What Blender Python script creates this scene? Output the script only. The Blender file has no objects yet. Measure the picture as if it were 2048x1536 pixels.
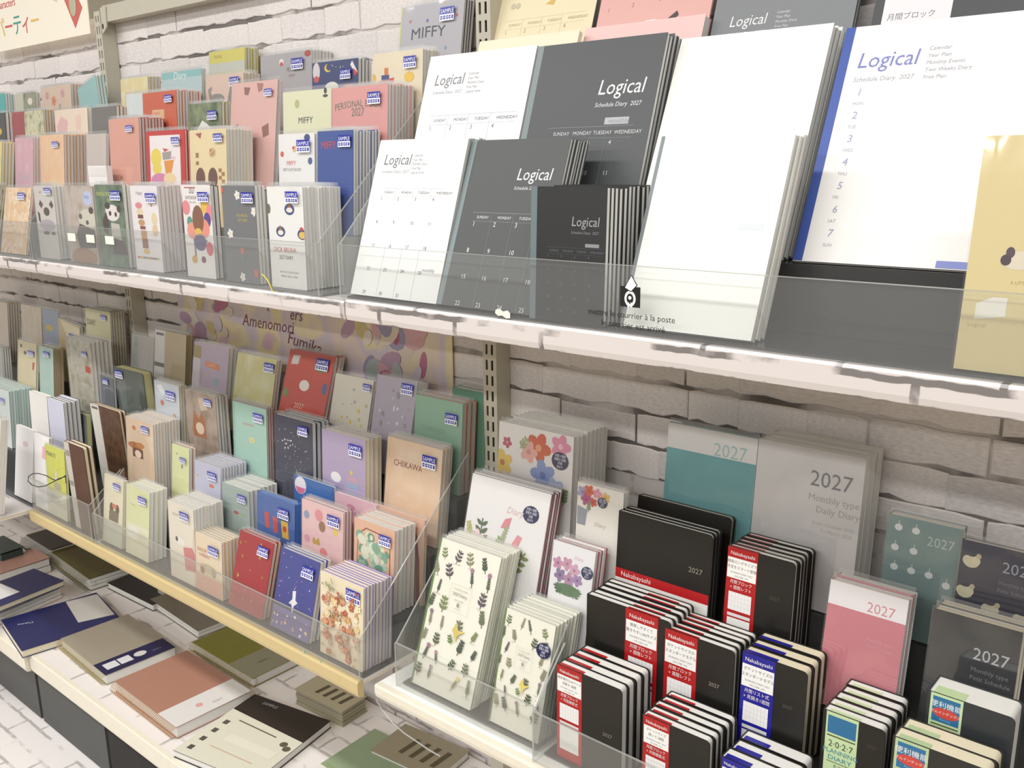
import bpy, math, random
import numpy as np

# ------------------------------------------------------------------ camera
F_PX, CX, CY = 1850.0, 1024.0, 768.0
_vx, _vzx = (-2242.0, -416.0), 101.0
_vzy = (F_PX * F_PX + _vx[0] * _vzx) / (-_vx[1])
_mX = np.array([_vx[0], _vx[1], F_PX]); _mX /= np.linalg.norm(_mX)
_dn = np.array([_vzx, _vzy, F_PX]); _dn /= np.linalg.norm(_dn)
_X = -_mX; _Z = -_dn; _Y = np.cross(_Z, _X)
ROT = np.array([_X, _Y, _Z]).T                    # columns: world axes in camera coordinates
CAM = np.array([1.011, -1.133, 1.50])             # metres; x along the shelf, y into the wall, z up
sc = bpy.context.scene
col = sc.collection
from mathutils import Matrix, Vector
_r = ROT.T @ np.array([1., 0, 0]); _u = ROT.T @ np.array([0, -1., 0]); _b = ROT.T @ np.array([0, 0, -1.])
cd = bpy.data.cameras.new('camera'); cam = bpy.data.objects.new('camera', cd); col.objects.link(cam)
cam.matrix_world = Matrix(((_r[0], _u[0], _b[0], CAM[0]), (_r[1], _u[1], _b[1], CAM[1]), (_r[2], _u[2], _b[2], CAM[2]), (0, 0, 0, 1)))
cd.sensor_fit = 'HORIZONTAL'; cd.sensor_width = 36.0; cd.lens = F_PX * 36.0 / 2048.0
cd.clip_start = 0.02; cd.clip_end = 60
sc.camera = cam

# ------------------------------------------------------------------ world, lamps, exposure
w = bpy.data.worlds.new('shop_ambient'); sc.world = w; w.use_nodes = True
w.node_tree.nodes['Background'].inputs[0].default_value = (1.0, 0.988, 0.97, 1)
w.node_tree.nodes['Background'].inputs[1].default_value = 0.37
def area(name, loc, size, power, target=None, color=(1, 0.983, 0.955)):
    l = bpy.data.lights.new(name, 'AREA'); l.shape = 'RECTANGLE'; l.size, l.size_y = size; l.energy = power; l.color = color
    o = bpy.data.objects.new(name, l); o.location = loc; col.objects.link(o)
    return o
# rows of fluorescent fittings on the shop ceiling, along the aisle; the last row is added
for i, x in enumerate((-2.6, -1.1, 0.4, 1.9)):
    area('ceiling_tube_or_added_light', (x, -1.25, 2.66), (1.25, 0.16), 20)
    area('ceiling_tube_or_added_light', (x, -2.7, 2.66), (1.25, 0.16), 26)
    area('ceiling_tube_or_added_light', (x, -4.2, 2.66), (1.25, 0.16), 26)  # extra row added so the plastic sleeves catch lower reflections
for x in (-3.4, -1.6, 0.2):                       # added row behind the shelf, put in to brighten the far wall
    area('ceiling_tube_or_added_light', (x, 1.25, 2.66), (1.25, 0.16), 24)
sc.view_settings.view_transform = 'Standard'; sc.view_settings.look = 'None'
sc.view_settings.exposure = -0.36; sc.view_settings.gamma = 1.0; sc.view_settings.use_curve_mapping = False
sc.cycles.transparent_max_bounces = 24; sc.cycles.max_bounces = 6

# ------------------------------------------------------------------ pixel helpers (photo frame 2048 x 1536)
def ray(p): return ROT.T @ np.array([(p[0] - CX) / F_PX, (p[1] - CY) / F_PX, 1.0])
def onY(p, y): r = ray(p); return CAM + r * (y - CAM[1]) / r[1]
def onX(p, x): r = ray(p); return CAM + r * (x - CAM[0]) / r[0]
def onZ(p, z): r = ray(p); return CAM + r * (z - CAM[2]) / r[2]
def onLean(p, y0, z0, a):                          # plane through the line (y0, z0) along x, leaning back by a
    n = np.array([0, -math.cos(a), math.sin(a)]); r = ray(p)
    return CAM + r * (np.dot(n, np.array([0, y0, z0]) - CAM) / np.dot(n, r))

# ------------------------------------------------------------------ materials
def lin(h):
    h = h.lstrip('#'); c = [int(h[i:i + 2], 16) / 255 for i in (0, 2, 4)]
    return tuple(x / 12.92 if x <= .04045 else ((x + .055) / 1.055) ** 2.4 for x in c) + (1,)
_M = {}
def paint(hexcol, rough=0.45, kind='print', coat=0.0):
    k = (hexcol, rough, kind, coat)
    if k in _M: return _M[k]
    m = bpy.data.materials.new(kind + '_' + hexcol); m.use_nodes = True
    b = m.node_tree.nodes['Principled BSDF']
    b.inputs['Base Color'].default_value = lin(hexcol); b.inputs['Roughness'].default_value = rough
    b.inputs['Coat Weight'].default_value = coat; b.inputs['Coat Roughness'].default_value = 0.08
    if kind in ('paper', 'card', 'metal_paint'):
        nt = m.node_tree; tc = nt.nodes.new('ShaderNodeTexCoord'); no = nt.nodes.new('ShaderNodeTexNoise')
        no.inputs['Scale'].default_value = 60; no.inputs['Detail'].default_value = 3
        mx = nt.nodes.new('ShaderNodeMixRGB'); mx.blend_type = 'MULTIPLY'; mx.inputs[0].default_value = .10
        mx.inputs[1].default_value = lin(hexcol)
        nt.links.new(tc.outputs['Object'], no.inputs['Vector']); nt.links.new(no.outputs['Fac'], mx.inputs[2])
        nt.links.new(mx.outputs[0], b.inputs['Base Color'])
    _M[k] = m
    return m
def wash(name, cols, scale=18, rough=0.4, detail=3.0, stops=None):
    """watercolour or photo-like blotches: noise through a colour ramp"""
    k = ('wash', name)
    if k in _M: return _M[k]
    m = bpy.data.materials.new(name); m.use_nodes = True; nt = m.node_tree; b = nt.nodes['Principled BSDF']
    tc = nt.nodes.new('ShaderNodeTexCoord'); no = nt.nodes.new('ShaderNodeTexNoise'); rp = nt.nodes.new('ShaderNodeValToRGB')
    no.inputs['Scale'].default_value = scale; no.inputs['Detail'].default_value = detail
    e = rp.color_ramp.elements
    n = len(cols); st = stops or [0.3 + 0.4 * i / max(1, n - 1) for i in range(n)]
    e[0].position = st[0]; e[0].color = lin(cols[0]); e[1].position = st[-1]; e[1].color = lin(cols[-1])
    for i in range(1, n - 1):
        q = e.new(st[i]); q.color = lin(cols[i])
    nt.links.new(tc.outputs['Object'], no.inputs['Vector']); nt.links.new(no.outputs['Fac'], rp.inputs[0])
    nt.links.new(rp.outputs[0], b.inputs['Base Color']); b.inputs['Roughness'].default_value = rough
    _M[k] = m
    return m
def clear(name, tint, haze, rough, base=.045, hazecol=(1, 1, 1, 1)):
    m = bpy.data.materials.new(name); m.use_nodes = True; nt = m.node_tree
    for n in list(nt.nodes): nt.nodes.remove(n)
    out = nt.nodes.new('ShaderNodeOutputMaterial'); tr = nt.nodes.new('ShaderNodeBsdfTransparent'); gl = nt.nodes.new('ShaderNodeBsdfGlossy')
    df = nt.nodes.new('ShaderNodeBsdfDiffuse'); fr = nt.nodes.new('ShaderNodeLayerWeight'); m1 = nt.nodes.new('ShaderNodeMixShader'); m2 = nt.nodes.new('ShaderNodeMixShader')
    tr.inputs[0].default_value = (*tint, 1); gl.inputs['Roughness'].default_value = rough; df.inputs[0].default_value = hazecol
    fr.inputs['Blend'].default_value = .5; m1.inputs[0].default_value = haze
    pw = nt.nodes.new('ShaderNodeMath'); pw.operation = 'POWER'; pw.inputs[1].default_value = 4.0; ma = nt.nodes.new('ShaderNodeMath'); ma.operation = 'MULTIPLY_ADD'; ma.inputs[1].default_value = .8; ma.inputs[2].default_value = base
    nt.links.new(fr.outputs['Facing'], pw.inputs[0]); nt.links.new(pw.outputs[0], ma.inputs[0])
    nt.links.new(tr.outputs[0], m1.inputs[1]); nt.links.new(df.outputs[0], m1.inputs[2])
    nt.links.new(ma.outputs[0], m2.inputs[0]); nt.links.new(m1.outputs[0], m2.inputs[1]); nt.links.new(gl.outputs[0], m2.inputs[2])
    nt.links.new(m2.outputs[0], out.inputs[0])
    return m
M_ACR = clear('clear_acrylic', (.955, .96, .955), .05, .03)
M_ACE = clear('acrylic_cut_edge', (.80, .81, .79), .35, .15, hazecol=(.72, .73, .70, 1))
M_SLV = clear('plastic_sleeve_film', (.985, .985, .985), .03, .07, base=.075)
M_FRG = clear('sleeve_fold_film', (.93, .93, .92), .16, .12, hazecol=(.92, .92, .92, 1))
M_PAGE = paint('ecebe6', .7, 'paper'); M_CREAM = paint('e9e0c4', .7, 'paper'); M_WHITE = paint('f6f6f4', .5)
M_GREYP = paint('b9b6b2', .6, 'paper')

def brick_print(name, rot=False, sx=.13, sy=.052, base='ece6e3', line='8f8a88', rough=.28, amt=.62):
    """white printed-brick laminate: broken grey joint strokes on near-white"""
    m = bpy.data.materials.new(name); m.use_nodes = True; nt = m.node_tree; b = nt.nodes['Principled BSDF']; N = nt.nodes.new; L = nt.links.new
    tc = N('ShaderNodeTexCoord'); mp = N('ShaderNodeMapping'); br = N('ShaderNodeTexBrick'); no = N('ShaderNodeTexNoise'); no2 = N('ShaderNodeTexNoise')
    L(tc.outputs['Object'], no2.inputs['Vector']); no2.inputs['Scale'].default_value = 35
    ad = N('ShaderNodeMixRGB'); ad.blend_type = 'LINEAR_LIGHT'; ad.inputs[0].default_value = .0035
    L(tc.outputs['Object'], ad.inputs[1]); L(no2.outputs['Color'], ad.inputs[2])
    if rot: mp.inputs['Rotation'].default_value = rot
    L(ad.outputs[0], mp.inputs[0]); L(mp.outputs[0], br.inputs['Vector'])
    br.inputs['Scale'].default_value = 1.0; br.inputs['Brick Width'].default_value = sx; br.inputs['Row Height'].default_value = sy
    br.inputs['Mortar Size'].default_value = .0042; br.inputs['Mortar Smooth'].default_value = .3; br.inputs['Bias'].default_value = -1
    no.inputs['Scale'].default_value = 16; no.inputs['Detail'].default_value = 4
    L(tc.outputs['Object'], no.inputs['Vector'])
    rp = N('ShaderNodeValToRGB'); rp.color_ramp.elements[0].position = .44; rp.color_ramp.elements[1].position = .56
    L(no.outputs['Fac'], rp.inputs[0])
    mu = N('ShaderNodeMath'); mu.operation = 'MULTIPLY'; L(br.outputs['Fac'], mu.inputs[0]); L(rp.outputs[0], mu.inputs[1])
    m2 = N('ShaderNodeMath'); m2.operation = 'MULTIPLY'; m2.inputs[1].default_value = amt; L(mu.outputs[0], m2.inputs[0])
    mx = N('ShaderNodeMixRGB'); mx.inputs[1].default_value = lin(base); mx.inputs[2].default_value = lin(line); L(m2.outputs[0], mx.inputs[0])
    L(mx.outputs[0], b.inputs['Base Color']); b.inputs['Roughness'].default_value = rough
    return m

# ------------------------------------------------------------------ mesh helpers
class MB:
    def __init__(s): s.v = []; s.f = []; s.m = []; s.mats = []
    def mi(s, m):
        if m not in s.mats: s.mats.append(m)
        return s.mats.index(m)
    def add(s, vs, fs, m):
        o = len(s.v); s.v += [tuple(map(float, p)) for p in vs]; k = s.mi(m)
        for f in fs: s.f.append(tuple(i + o for i in f)); s.m.append(k)
    def box(s, x0, x1, y0, y1, z0, z1, m):
        s.add([(x0, y0, z0), (x1, y0, z0), (x1, y1, z0), (x0, y1, z0), (x0, y0, z1), (x1, y0, z1), (x1, y1, z1), (x0, y1, z1)],
              [(0, 3, 2, 1), (4, 5, 6, 7), (0, 1, 5, 4), (1, 2, 6, 5), (2, 3, 7, 6), (3, 0, 4, 7)], m)
    def prism(s, xz, y0, y1, m):                  # outline counter-clockwise seen from the front (-y)
        n = len(xz); vs = [(x, y0, z) for x, z in xz] + [(x, y1, z) for x, z in xz]
        fs = [tuple(range(n)), tuple(range(2 * n - 1, n - 1, -1))] + [(i, i + n, (i + 1) % n + n, (i + 1) % n) for i in range(n)]
        s.add(vs, fs, m)
    def prismx(s, yz, x0, x1, m):
        n = len(yz); vs = [(x0, y, z) for y, z in yz] + [(x1, y, z) for y, z in yz]
        fs = [tuple(range(n))[::-1], tuple(range(n, 2 * n))] + [(i, (i + 1) % n, (i + 1) % n + n, i + n) for i in range(n)]
        s.add(vs, fs, m)
    def poly(s, xz, y, m): s.add([(x, y, z) for x, z in xz], [tuple(range(len(xz)))], m)
    def mesh(s, name):
        me = bpy.data.meshes.new(name); me.from_pydata(s.v, [], s.f)
        for m in s.mats: me.materials.append(m)
        me.polygons.foreach_set('material_index', s.m); me.update()
        return me
    def build(s, name, parent=None, loc=None):
        o = bpy.data.objects.new(name, s.mesh(name)); col.objects.link(o)
        if parent: o.parent = parent
        if loc is not None: o.location = tuple(map(float, loc))
        return o
def tag(o, label=None, cat=None, group=None, kind=None):
    if label: o['label'] = label
    if cat: o['category'] = cat
    if group: o['group'] = group
    if kind: o['kind'] = kind
    return o
_T = {}
def glyphs(text):
    """text as flat polygons: (verts, faces, width), capital height 0.69"""
    if text not in _T:
        cu = bpy.data.curves.new('lettering', 'FONT'); cu.body = text; cu.resolution_u = 2
        ob = bpy.data.objects.new('lettering', cu); me = bpy.data.meshes.new_from_object(ob)
        vs = [(v.co.x, v.co.y) for v in me.vertices]; fs = [tuple(p.vertices) for p in me.polygons]
        bpy.data.objects.remove(ob); bpy.data.curves.remove(cu); bpy.data.meshes.remove(me)
        _T[text] = (vs, fs, max([v[0] for v in vs] or [0]))
    return _T[text]
def put_text(mb, text, x, z, size, m, y, align='l', sx=1.0, shear=0.0, rot=0.0, arc=0.0):
    vs, fs, wd = glyphs(text); off = {'l': 0, 'c': wd / 2, 'r': wd}[align]; c, s_ = math.cos(rot), math.sin(rot); out = []
    for a, b in vs:
        a = (a - off) * sx + shear * b
        if arc: b = b - arc * a * a
        a *= size; b *= size; out.append((x + a * c - b * s_, y, z + a * s_ + b * c))
    mb.add(out, fs, m)
def ell(x, z, rx, rz, n=14, rot=0.0):
    c, s = math.cos(rot), math.sin(rot)
    return [(x + rx * math.cos(t) * c - rz * math.sin(t) * s, z + rx * math.cos(t) * s + rz * math.sin(t) * c) for t in [2 * math.pi * i / n for i in range(n)]]
def star(x, z, r, n=5, q=.45):
    return [(x + (r if i % 2 == 0 else r * q) * math.sin(math.pi * i / n), z + (r if i % 2 == 0 else r * q) * math.cos(math.pi * i / n)) for i in range(2 * n)][::-1]
def rounded(w, h, r, right_only=False):
    pts = []
    def arc(cx, cz, a0):
        for i in range(5):
            a = a0 + math.pi / 2 * i / 4; pts.append((cx + r * math.cos(a), cz + r * math.sin(a)))
    if right_only: pts.append((0, 0))
    else: arc(r, r, math.pi)
    arc(w - r, r, -math.pi / 2); arc(w - r, h - r, 0)
    if right_only: pts.append((0, h))
    else: arc(r, h - r, math.pi / 2)
    return pts

def tube(mb, pts, r, m, sides=5, closed=False):
    n = len(pts); P = [np.array(p, float) for p in pts]; rings = []
    for i in range(n):
        a = P[(i - 1) % n] if (closed or i) else P[i]; b = P[(i + 1) % n] if (closed or i < n - 1) else P[i]
        t = (b - a) / (np.linalg.norm(b - a) + 1e-9); u = np.cross(t, [0.3, .2, 1.0]); u /= np.linalg.norm(u); v = np.cross(t, u)
        rings.append([P[i] + r * (math.cos(2 * math.pi * k / sides) * u + math.sin(2 * math.pi * k / sides) * v) for k in range(sides)])
    fs = [(i * sides + k, i * sides + (k + 1) % sides, ((i + 1) % n) * sides + (k + 1) % sides, ((i + 1) % n) * sides + k) for i in range(n if closed else n - 1) for k in range(sides)]
    mb.add([p for q in rings for p in q], fs, m)
# ------------------------------------------------------------------ the setting
R = random.Random(7)
WALL_Y = 0.036
M_MORT = wash('brick_joint_wash', ['d3ccc9', 'bcb5b2', '7d7774', '67615e'], 8, .8, 4, [.38, .46, .52, .62])
M_WALLP = brick_print('wall_brick_print', rot=(-math.pi / 2, 0, 0), sx=.13, sy=.052, base='d9d2cf', line='7d7774', rough=.5, amt=.8)
wall = MB(); wall.box(-3.2, 2.0, WALL_Y + .0030, WALL_Y + .03, 0, 1.85, M_WALLP)
wall_o = tag(wall.build('wall_back'), kind='structure')
for z0, z1, xa, xb in ((1.575, 1.835, -2.45, 1.22), (1.02, 1.28, -2.30, 1.22)):
    mb = MB(); mb.box(xa, xb, WALL_Y + .0024, WALL_Y + .0029, z0, z1, M_MORT); mb.build('mortar_bed', wall_o)
M_BRK = [wash('whitewashed_brick_%d' % i, [a, b, c], 14 + 3 * i, .55, 5) for i, (a, b, c) in enumerate(
    [('d6cecb', 'e2dbd9', 'ebe6e4'), ('cfc7c5', 'ddd6d4', 'e8e2e1'), ('dbd3cf', 'e6dfdc', 'efeae8')])]
def brick_mesh(i):
    r = random.Random(100 + i); mb = MB(); n = 5; pts = []
    for k in range(n + 1): pts.append((k / n, r.choice((-.01, .0, .03, .09, .11)) if 0 < k < n else r.uniform(.0, .09)))
    for k in range(n + 1): pts.append((1 - k / n, 1 - (r.uniform(-.02, .05) if 0 < k < n else r.uniform(0, .07))))
    m = M_BRK[i % 3]; c = [(.5 + (x - .5) * .975, .5 + (z - .5) * .93) for x, z in pts]
    N = len(pts); vs = [(x, 0, z) for x, z in c] + [(x, .45, z) for x, z in pts] + [(x, 1, z) for x, z in pts]
    fs = [tuple(range(N))]
    for a in (0, N): fs += [(a + j, a + N + j, a + N + (j + 1) % N, a + (j + 1) % N) for j in range(N)]
    mb.add(vs, fs, m); return mb.mesh('brick')
BRK = [brick_mesh(i) for i in range(15)]
for z0, z1, xa, xb in ((1.575, 1.84, -2.45, 1.1), (1.02, 1.285, -2.3, 1.1)):
    z = z0
    while z < z1 - .02:
        x = xa + R.uniform(0, .1)
        while x < xb:
            wd = R.choice((.085, .11, .135, .16, .18)) * R.uniform(.9, 1.1)
            o = bpy.data.objects.new('brick', R.choice(BRK)); col.objects.link(o); o.parent = wall_o
            o.location = (x, WALL_Y, z); o.scale = (wd - R.choice((-.0004, -.0004, .0008, .0035)), .0026 * R.uniform(.85, 1.05), .052 - R.uniform(.001, .006)); o.rotation_euler = (0, R.uniform(-.006, .006), 0)
            x += wd
        z += .052
fw = MB(); fw.box(-9, 5, 2.2, 2.25, 0, 3.0, paint('fff3d8', .8, 'card')); tag(fw.build('wall_far'), kind='structure')
fl = MB(); fl.box(-7, 5, -5, 2.2, -.05, 0, paint('b9ab97', .5, 'card')); tag(fl.build('floor'), kind='structure')

# slotted gondola uprights
M_POST = paint('c9c3b2', .42, 'metal_paint'); M_HOLE = paint('1c1612', .8)
def upright(xl, xr, label):
    mb = MB(); w_ = xr - xl; t = .002; zt = 1.852; p = .0268
    xs = [0, w_ * .20, w_ * .36, w_ * .60, w_ * .76, w_]
    for a, b in ((0, 1), (2, 3), (4, 5)): mb.box(xs[a], xs[b], 0, t, 0, zt, M_POST)
    for a, b in ((1, 2), (3, 4)):
        z = zt - .0235
        mb.box(xs[a], xs[b], 0, t, zt - .01, zt, M_POST)
        while z > .9:
            mb.box(xs[a], xs[b], 0, t, z - .0268 + .0165, z, M_POST) if False else mb.box(xs[a], xs[b], 0, t, z - .0095, z, M_POST); z -= p
        mb.box(xs[a], xs[b], 0, t, 0, z, M_POST)
    o = mb.build('gondola_upright', loc=(xl, 0, 0)); tag(o, label, 'shelf post')
    s = MB(); s.box(0, t, t, WALL_Y - .001, 0, zt, M_POST); s.box(w_ - t, w_, t, WALL_Y - .001, 0, zt, M_POST); s.box(t, w_ - t, .012, .014, 0, zt - .004, M_HOLE)
    s.build('side_web', o); return o
upright(-1.224, -1.196, 'grey slotted steel upright rising left of the top rail')
up_c = upright(-.017, .013, 'grey slotted steel upright between the two shelf bays')
rl = MB(); rl.box(-1.19, -.02, .004, WALL_Y - .002, 1.826, 1.862, M_POST); ro = rl.build('top_rail'); tag(ro, 'pale grey steel rail along the top of the brick panel', 'rail')
bk = MB(); bk.prism([(-1.194, 1.80), (-1.172, 1.815), (-1.168, 1.858), (-1.194, 1.858)], .001, .004, M_POST); bk.box(-1.189, -1.186, -.0005, .001, 1.812, 1.822, M_HOLE)
bk.build('rail_bracket', ro)

# shelves
M_SHT = brick_print('shelf_top_brick_print'); M_SHF = brick_print('shelf_edge_brick_print', rot=(-math.pi / 2, 0, 0), sx=.14, sy=.0245, base='dcd4d1', line='6f6a68', rough=.25, amt=.9)
M_BEIGE = paint('d6c08c', .4, 'metal_paint'); M_BONE = paint('efe8d6', .35, 'metal_paint'); M_WSH = paint('fbfaf6', .3, 'metal_paint')
def shelf(x0, x1, yf, z0, z1, top, edge, label, lip_top=True):
    mb = MB(); mb.box(0, x1 - x0, .0121, WALL_Y - yf - .002, z1 - z0 - .004, z1 - z0, top)
    o = mb.build('shelf', loc=(x0, yf, z0)); tag(o, label, 'shelf')
    e = MB(); e.prismx([(.012, 0), (.002, .003), (0, .010), (0, z1 - z0 - .003), (.002, z1 - z0), (.012, z1 - z0)][::-1], 0, x1 - x0, edge); e.build('front_lip', o)
    u = MB(); u.box(.004, x1 - x0 - .004, .012, WALL_Y - yf - .004, z1 - z0 - .012, z1 - z0 - .005, M_BONE); u.build('underside', o)
    return o
shelf(-2.40, -1.204, -.303, 1.283, 1.312, M_SHT, M_SHF, 'far upper shelf of the next bay with white brick print')
shelf(-1.200, -.004, -.303, 1.283, 1.312, M_SHT, M_SHF, 'upper shelf with white brick print under the small diaries')
shelf(0.000, 1.30, -.303, 1.283, 1.315, M_SHT, M_SHF, 'upper shelf with white brick print under the large planners')
shelf(-1.208, -.022, -.303, .678, .708, M_WSH, M_BEIGE, 'middle shelf with beige steel front lip')
shelf(.019, 1.30, -.303, .697, .721, M_WSH, M_BONE, 'white middle shelf under the black and floral diaries')
shelf(-2.40, -1.214, -.40, .676, .709, M_SHT, M_BONE, 'deeper middle shelf of the next bay with rounded end')
shelf(-1.202, 1.30, -.352, .306, .355, M_SHT, M_BONE, 'low shelf with white brick print carrying flat notebooks')
shelf(-2.40, -1.206, -.362, .306, .355, M_SHT, M_BONE, 'low shelf of the next bay with white brick print')
dk = MB(); dk.box(-2.6, 1.3, -.80, -.30, .12, .166, M_SHT); tag(dk.build('display_deck'), 'lowest deck with white brick print near the floor', 'shelf')
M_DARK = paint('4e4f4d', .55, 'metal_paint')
def drawer(x0, x1, m, label):
    mb = MB(); mb.box(0, x1 - x0, 0, .30, 0, .128, m); o = mb.build('drawer_or_shaded_opening', loc=(x0, -.335, .167)); tag(o, label, 'drawer')
    q = MB(); q.box(.002, x1 - x0 - .002, -.006, 0, .002, .126, m); q.build('front_panel', o)
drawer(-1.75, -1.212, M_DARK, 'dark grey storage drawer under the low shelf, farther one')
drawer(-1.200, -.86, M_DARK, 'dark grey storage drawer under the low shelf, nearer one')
drawer(-.85, -.30, paint('1d1a17', .7, 'metal_paint'), 'black block standing in for the shaded opening under the low shelf')  # no drawer here: black box painted as the shade of an opening

# stepped risers under the rows of books
TIER = {  # front y, tread z, lean in degrees
 'A1': (-.285, 1.316, 1.0), 'A2': (-.205, 1.392, 4.0), 'A3': (-.140, 1.455, 4.0), 'A4': (-.075, 1.512, 4.0), 'A5': (-.022, 1.560, 4.0),
 'B1': (-.285, 1.318, 19.), 'B2': (-.180, 1.390, 21.), 'B3': (-.085, 1.470, 20.),
 'C1': (-.285, .713, 6.0), 'C2': (-.205, .775, 5.0), 'C3': (-.130, .862, 6.0), 'C4': (-.062, .940, 13.),
 'D1': (-.270, .726, 15.), 'D2': (-.188, .770, 14.), 'D3': (-.095, .880, 6.),
 'K1': (-.270, .726, 0.), 'K2': (-.195, .785, 1.), 'K3': (-.125, .855, 4.), 'K4': (-.052, .930, 6.),
}
M_RIS = clear('clear_riser_with_inner_shade', (.42, .42, .41), .30, .12, hazecol=(.20, .20, .195, 1)); M_RIS2 = clear('frosted_riser_acrylic', (.7, .7, .69), .4, .2, hazecol=(.52, .52, .50, 1))  # first one: clear acrylic, tinted dark to carry the darkness inside the risers
def riser(tiers, x0, x1, m, label):
    root = bpy.data.objects.new('stepped_riser', None); col.objects.link(root); root.location = (x0, TIER[tiers[0]][0], TIER[tiers[0]][1] - .003)
    tag(root, label, 'riser')
    base = TIER[tiers[0]][1] - .003
    for i, t in enumerate(tiers):
        y, z, _ = TIER[t]; y -= .006; yn = TIER[tiers[i + 1]][0] - .0065 if i + 1 < len(tiers) else -.003
        mb = MB(); mb.box(0, x1 - x0, y - TIER[tiers[0]][0], yn - TIER[tiers[0]][0], 0, z - base, m); mb.build('step', root)
# acrylic fronts with slanted sides
def acrylic(x0, x1, yf, z0, h, tiers, label, sides='lr', dl=(.26, .24), dr=(.26, .24)):
    T = .003; mb = MB(); mb.box(0, x1 - x0, 0, T, 0, h, M_ACR)
    o = mb.build('acrylic_front', loc=(x0, yf, z0)); tag(o, label, 'display box')
    e = MB(); e.box(0, x1 - x0, .0002, T - .0002, h, h + .0008, M_ACE); e.build('top_edge', o)
    for s in sides:
        xs = 0 if s == 'l' else x1 - x0 - T
        depth, rise = dl if s == 'l' else dr
        sd = MB(); sd.prismx([(T, 0), (depth, 0), (depth, h + rise), (T, h)][::-1], xs, xs + T, M_ACR); q = sd.build('side_panel', o)
        g = MB(); dy, dz = depth - T, rise; L_ = math.hypot(dy, dz); ny, nz = -dz / L_ * .0009, dy / L_ * .0009
        g.prismx([(T, h), (depth, h + rise), (depth + ny, h + rise + nz), (T + ny, h + nz)][::-1], xs + .0003, xs + T - .0003, M_ACE)
        g.box(xs + .0003, xs + T - .0003, -.0007, 0, 0, h, M_ACE); g.build('side_edge', q)
    return o
XK = .326
xa0, xa1 = -1.010, float(onY((634, 498), -.299)[0])
xc0, xc1 = -.884, -.018
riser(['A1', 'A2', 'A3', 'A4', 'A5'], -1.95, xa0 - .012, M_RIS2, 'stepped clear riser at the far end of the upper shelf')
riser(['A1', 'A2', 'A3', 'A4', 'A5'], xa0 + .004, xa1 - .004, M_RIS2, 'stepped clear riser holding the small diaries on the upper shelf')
riser(['B1', 'B2', 'B3'], -.009, 1.25, M_RIS, 'stepped clear riser, inner shade put into its tint, holding the large planners')
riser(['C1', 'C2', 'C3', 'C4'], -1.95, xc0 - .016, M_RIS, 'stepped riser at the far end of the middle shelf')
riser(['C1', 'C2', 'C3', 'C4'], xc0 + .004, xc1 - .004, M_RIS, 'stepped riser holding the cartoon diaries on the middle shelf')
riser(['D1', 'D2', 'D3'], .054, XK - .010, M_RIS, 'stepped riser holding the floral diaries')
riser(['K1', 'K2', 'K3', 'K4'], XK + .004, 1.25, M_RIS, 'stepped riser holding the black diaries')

ac = acrylic(xa0, xa1, -.299, 1.313, .076, None, 'clear front panel before the small diaries on the upper shelf', 'lr', (.074, .07))
for px in (135, 172, 210):
    t = MB(); P = onY((px, 470 + (px - 135) * .08), -.2995); t.box(0, .032, 0, .0004, -.011, .004, paint('f2efe4', .5)); t.build('price_tag', ac, P - np.array([xa0, -.299, 1.313]))
acrylic(-2.0, xa0 - .006, -.299, 1.313, .076, None, 'clear front panel at the far end of the upper shelf', 'r', dr=(.074, .07))
xb0 = -.014
acb = acrylic(xb0, 1.26, -.300, 1.316, .074, None, 'wide clear front panel before the large planners', 'l', (.10, .10))
acrylic(xc0, xc1, -.299, .709, .070, None, 'clear front panel before the cartoon diaries on the middle shelf', 'lr', (.08, .08))
acrylic(-1.19, xc0 - .01, -.300, .709, .085, None, 'clear front panel at the far end of the middle shelf', 'r', dr=(.08, .06))
acrylic(.049, XK - .005, -.285, .722, .072, None, 'clear front panel before the herb print diaries', 'lr', (.10, .10), (.075, .09))
acrylic(XK, 1.26, -.296, .722, .074, None, 'clear front panel before the black diaries', 'l', (.07, .07))
# printed mark and lettering on the wide panel
pr = MB(); P0 = np.array([xb0, -.300, 1.316]); mk = paint('161514', .5)
def pan(p): q = onY(p, -.3004) - P0; return q
a, b = pan((1240, 612)), pan((1281, 575))
pr.poly([(a[0], a[2]), (b[0], a[2]), (b[0], b[2]), (a[0], b[2])], -.0004, mk)
cxm, czm, wm = (a[0] + b[0]) / 2, (a[2] + b[2]) / 2, b[0] - a[0]
pr.poly([(cxm - wm * .3, b[2] - .002), (cxm + wm * .05, b[2] - .006), (cxm + wm * .36, b[2] + .002), (cxm + .05 * wm, b[2] + .013)], -.0006, mk)
pr.poly([(cxm - wm * .25, b[2] - .0015), (cxm + wm * .05, b[2] - .0048), (cxm + wm * .31, b[2] + .002), (cxm + .05 * wm, b[2] + .0115)], -.0008, M_WHITE)
pr.poly(ell(cxm, czm - .002, wm * .28, wm * .34), -.0006, M_WHITE); pr.poly(ell(cxm, czm - .002, wm * .17, wm * .22), -.0008, mk); pr.poly(ell(cxm, czm - .001, wm * .08, wm * .08), -.001, M_WHITE)
pr.box(cxm - .003, cxm - .001, -.0009, -.0006, a[2], a[2] + .005, M_WHITE); pr.box(cxm + .001, cxm + .003, -.0009, -.0006, a[2], a[2] + .005, M_WHITE)
q = pan((1176, 627)); q2 = pan((1350, 640)); s_ = (q2[0] - q[0]) / glyphs('mettre le courrier à la poste')[2]
put_text(pr, 'mettre le courrier à la poste', q[0], q[2], s_, mk, -.0005); put_text(pr, 'le courrier est arrivé', q[0] + .018, q[2] - s_ * 1.15, s_, mk, -.0005)
pr.build('panel_print', acb)
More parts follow.
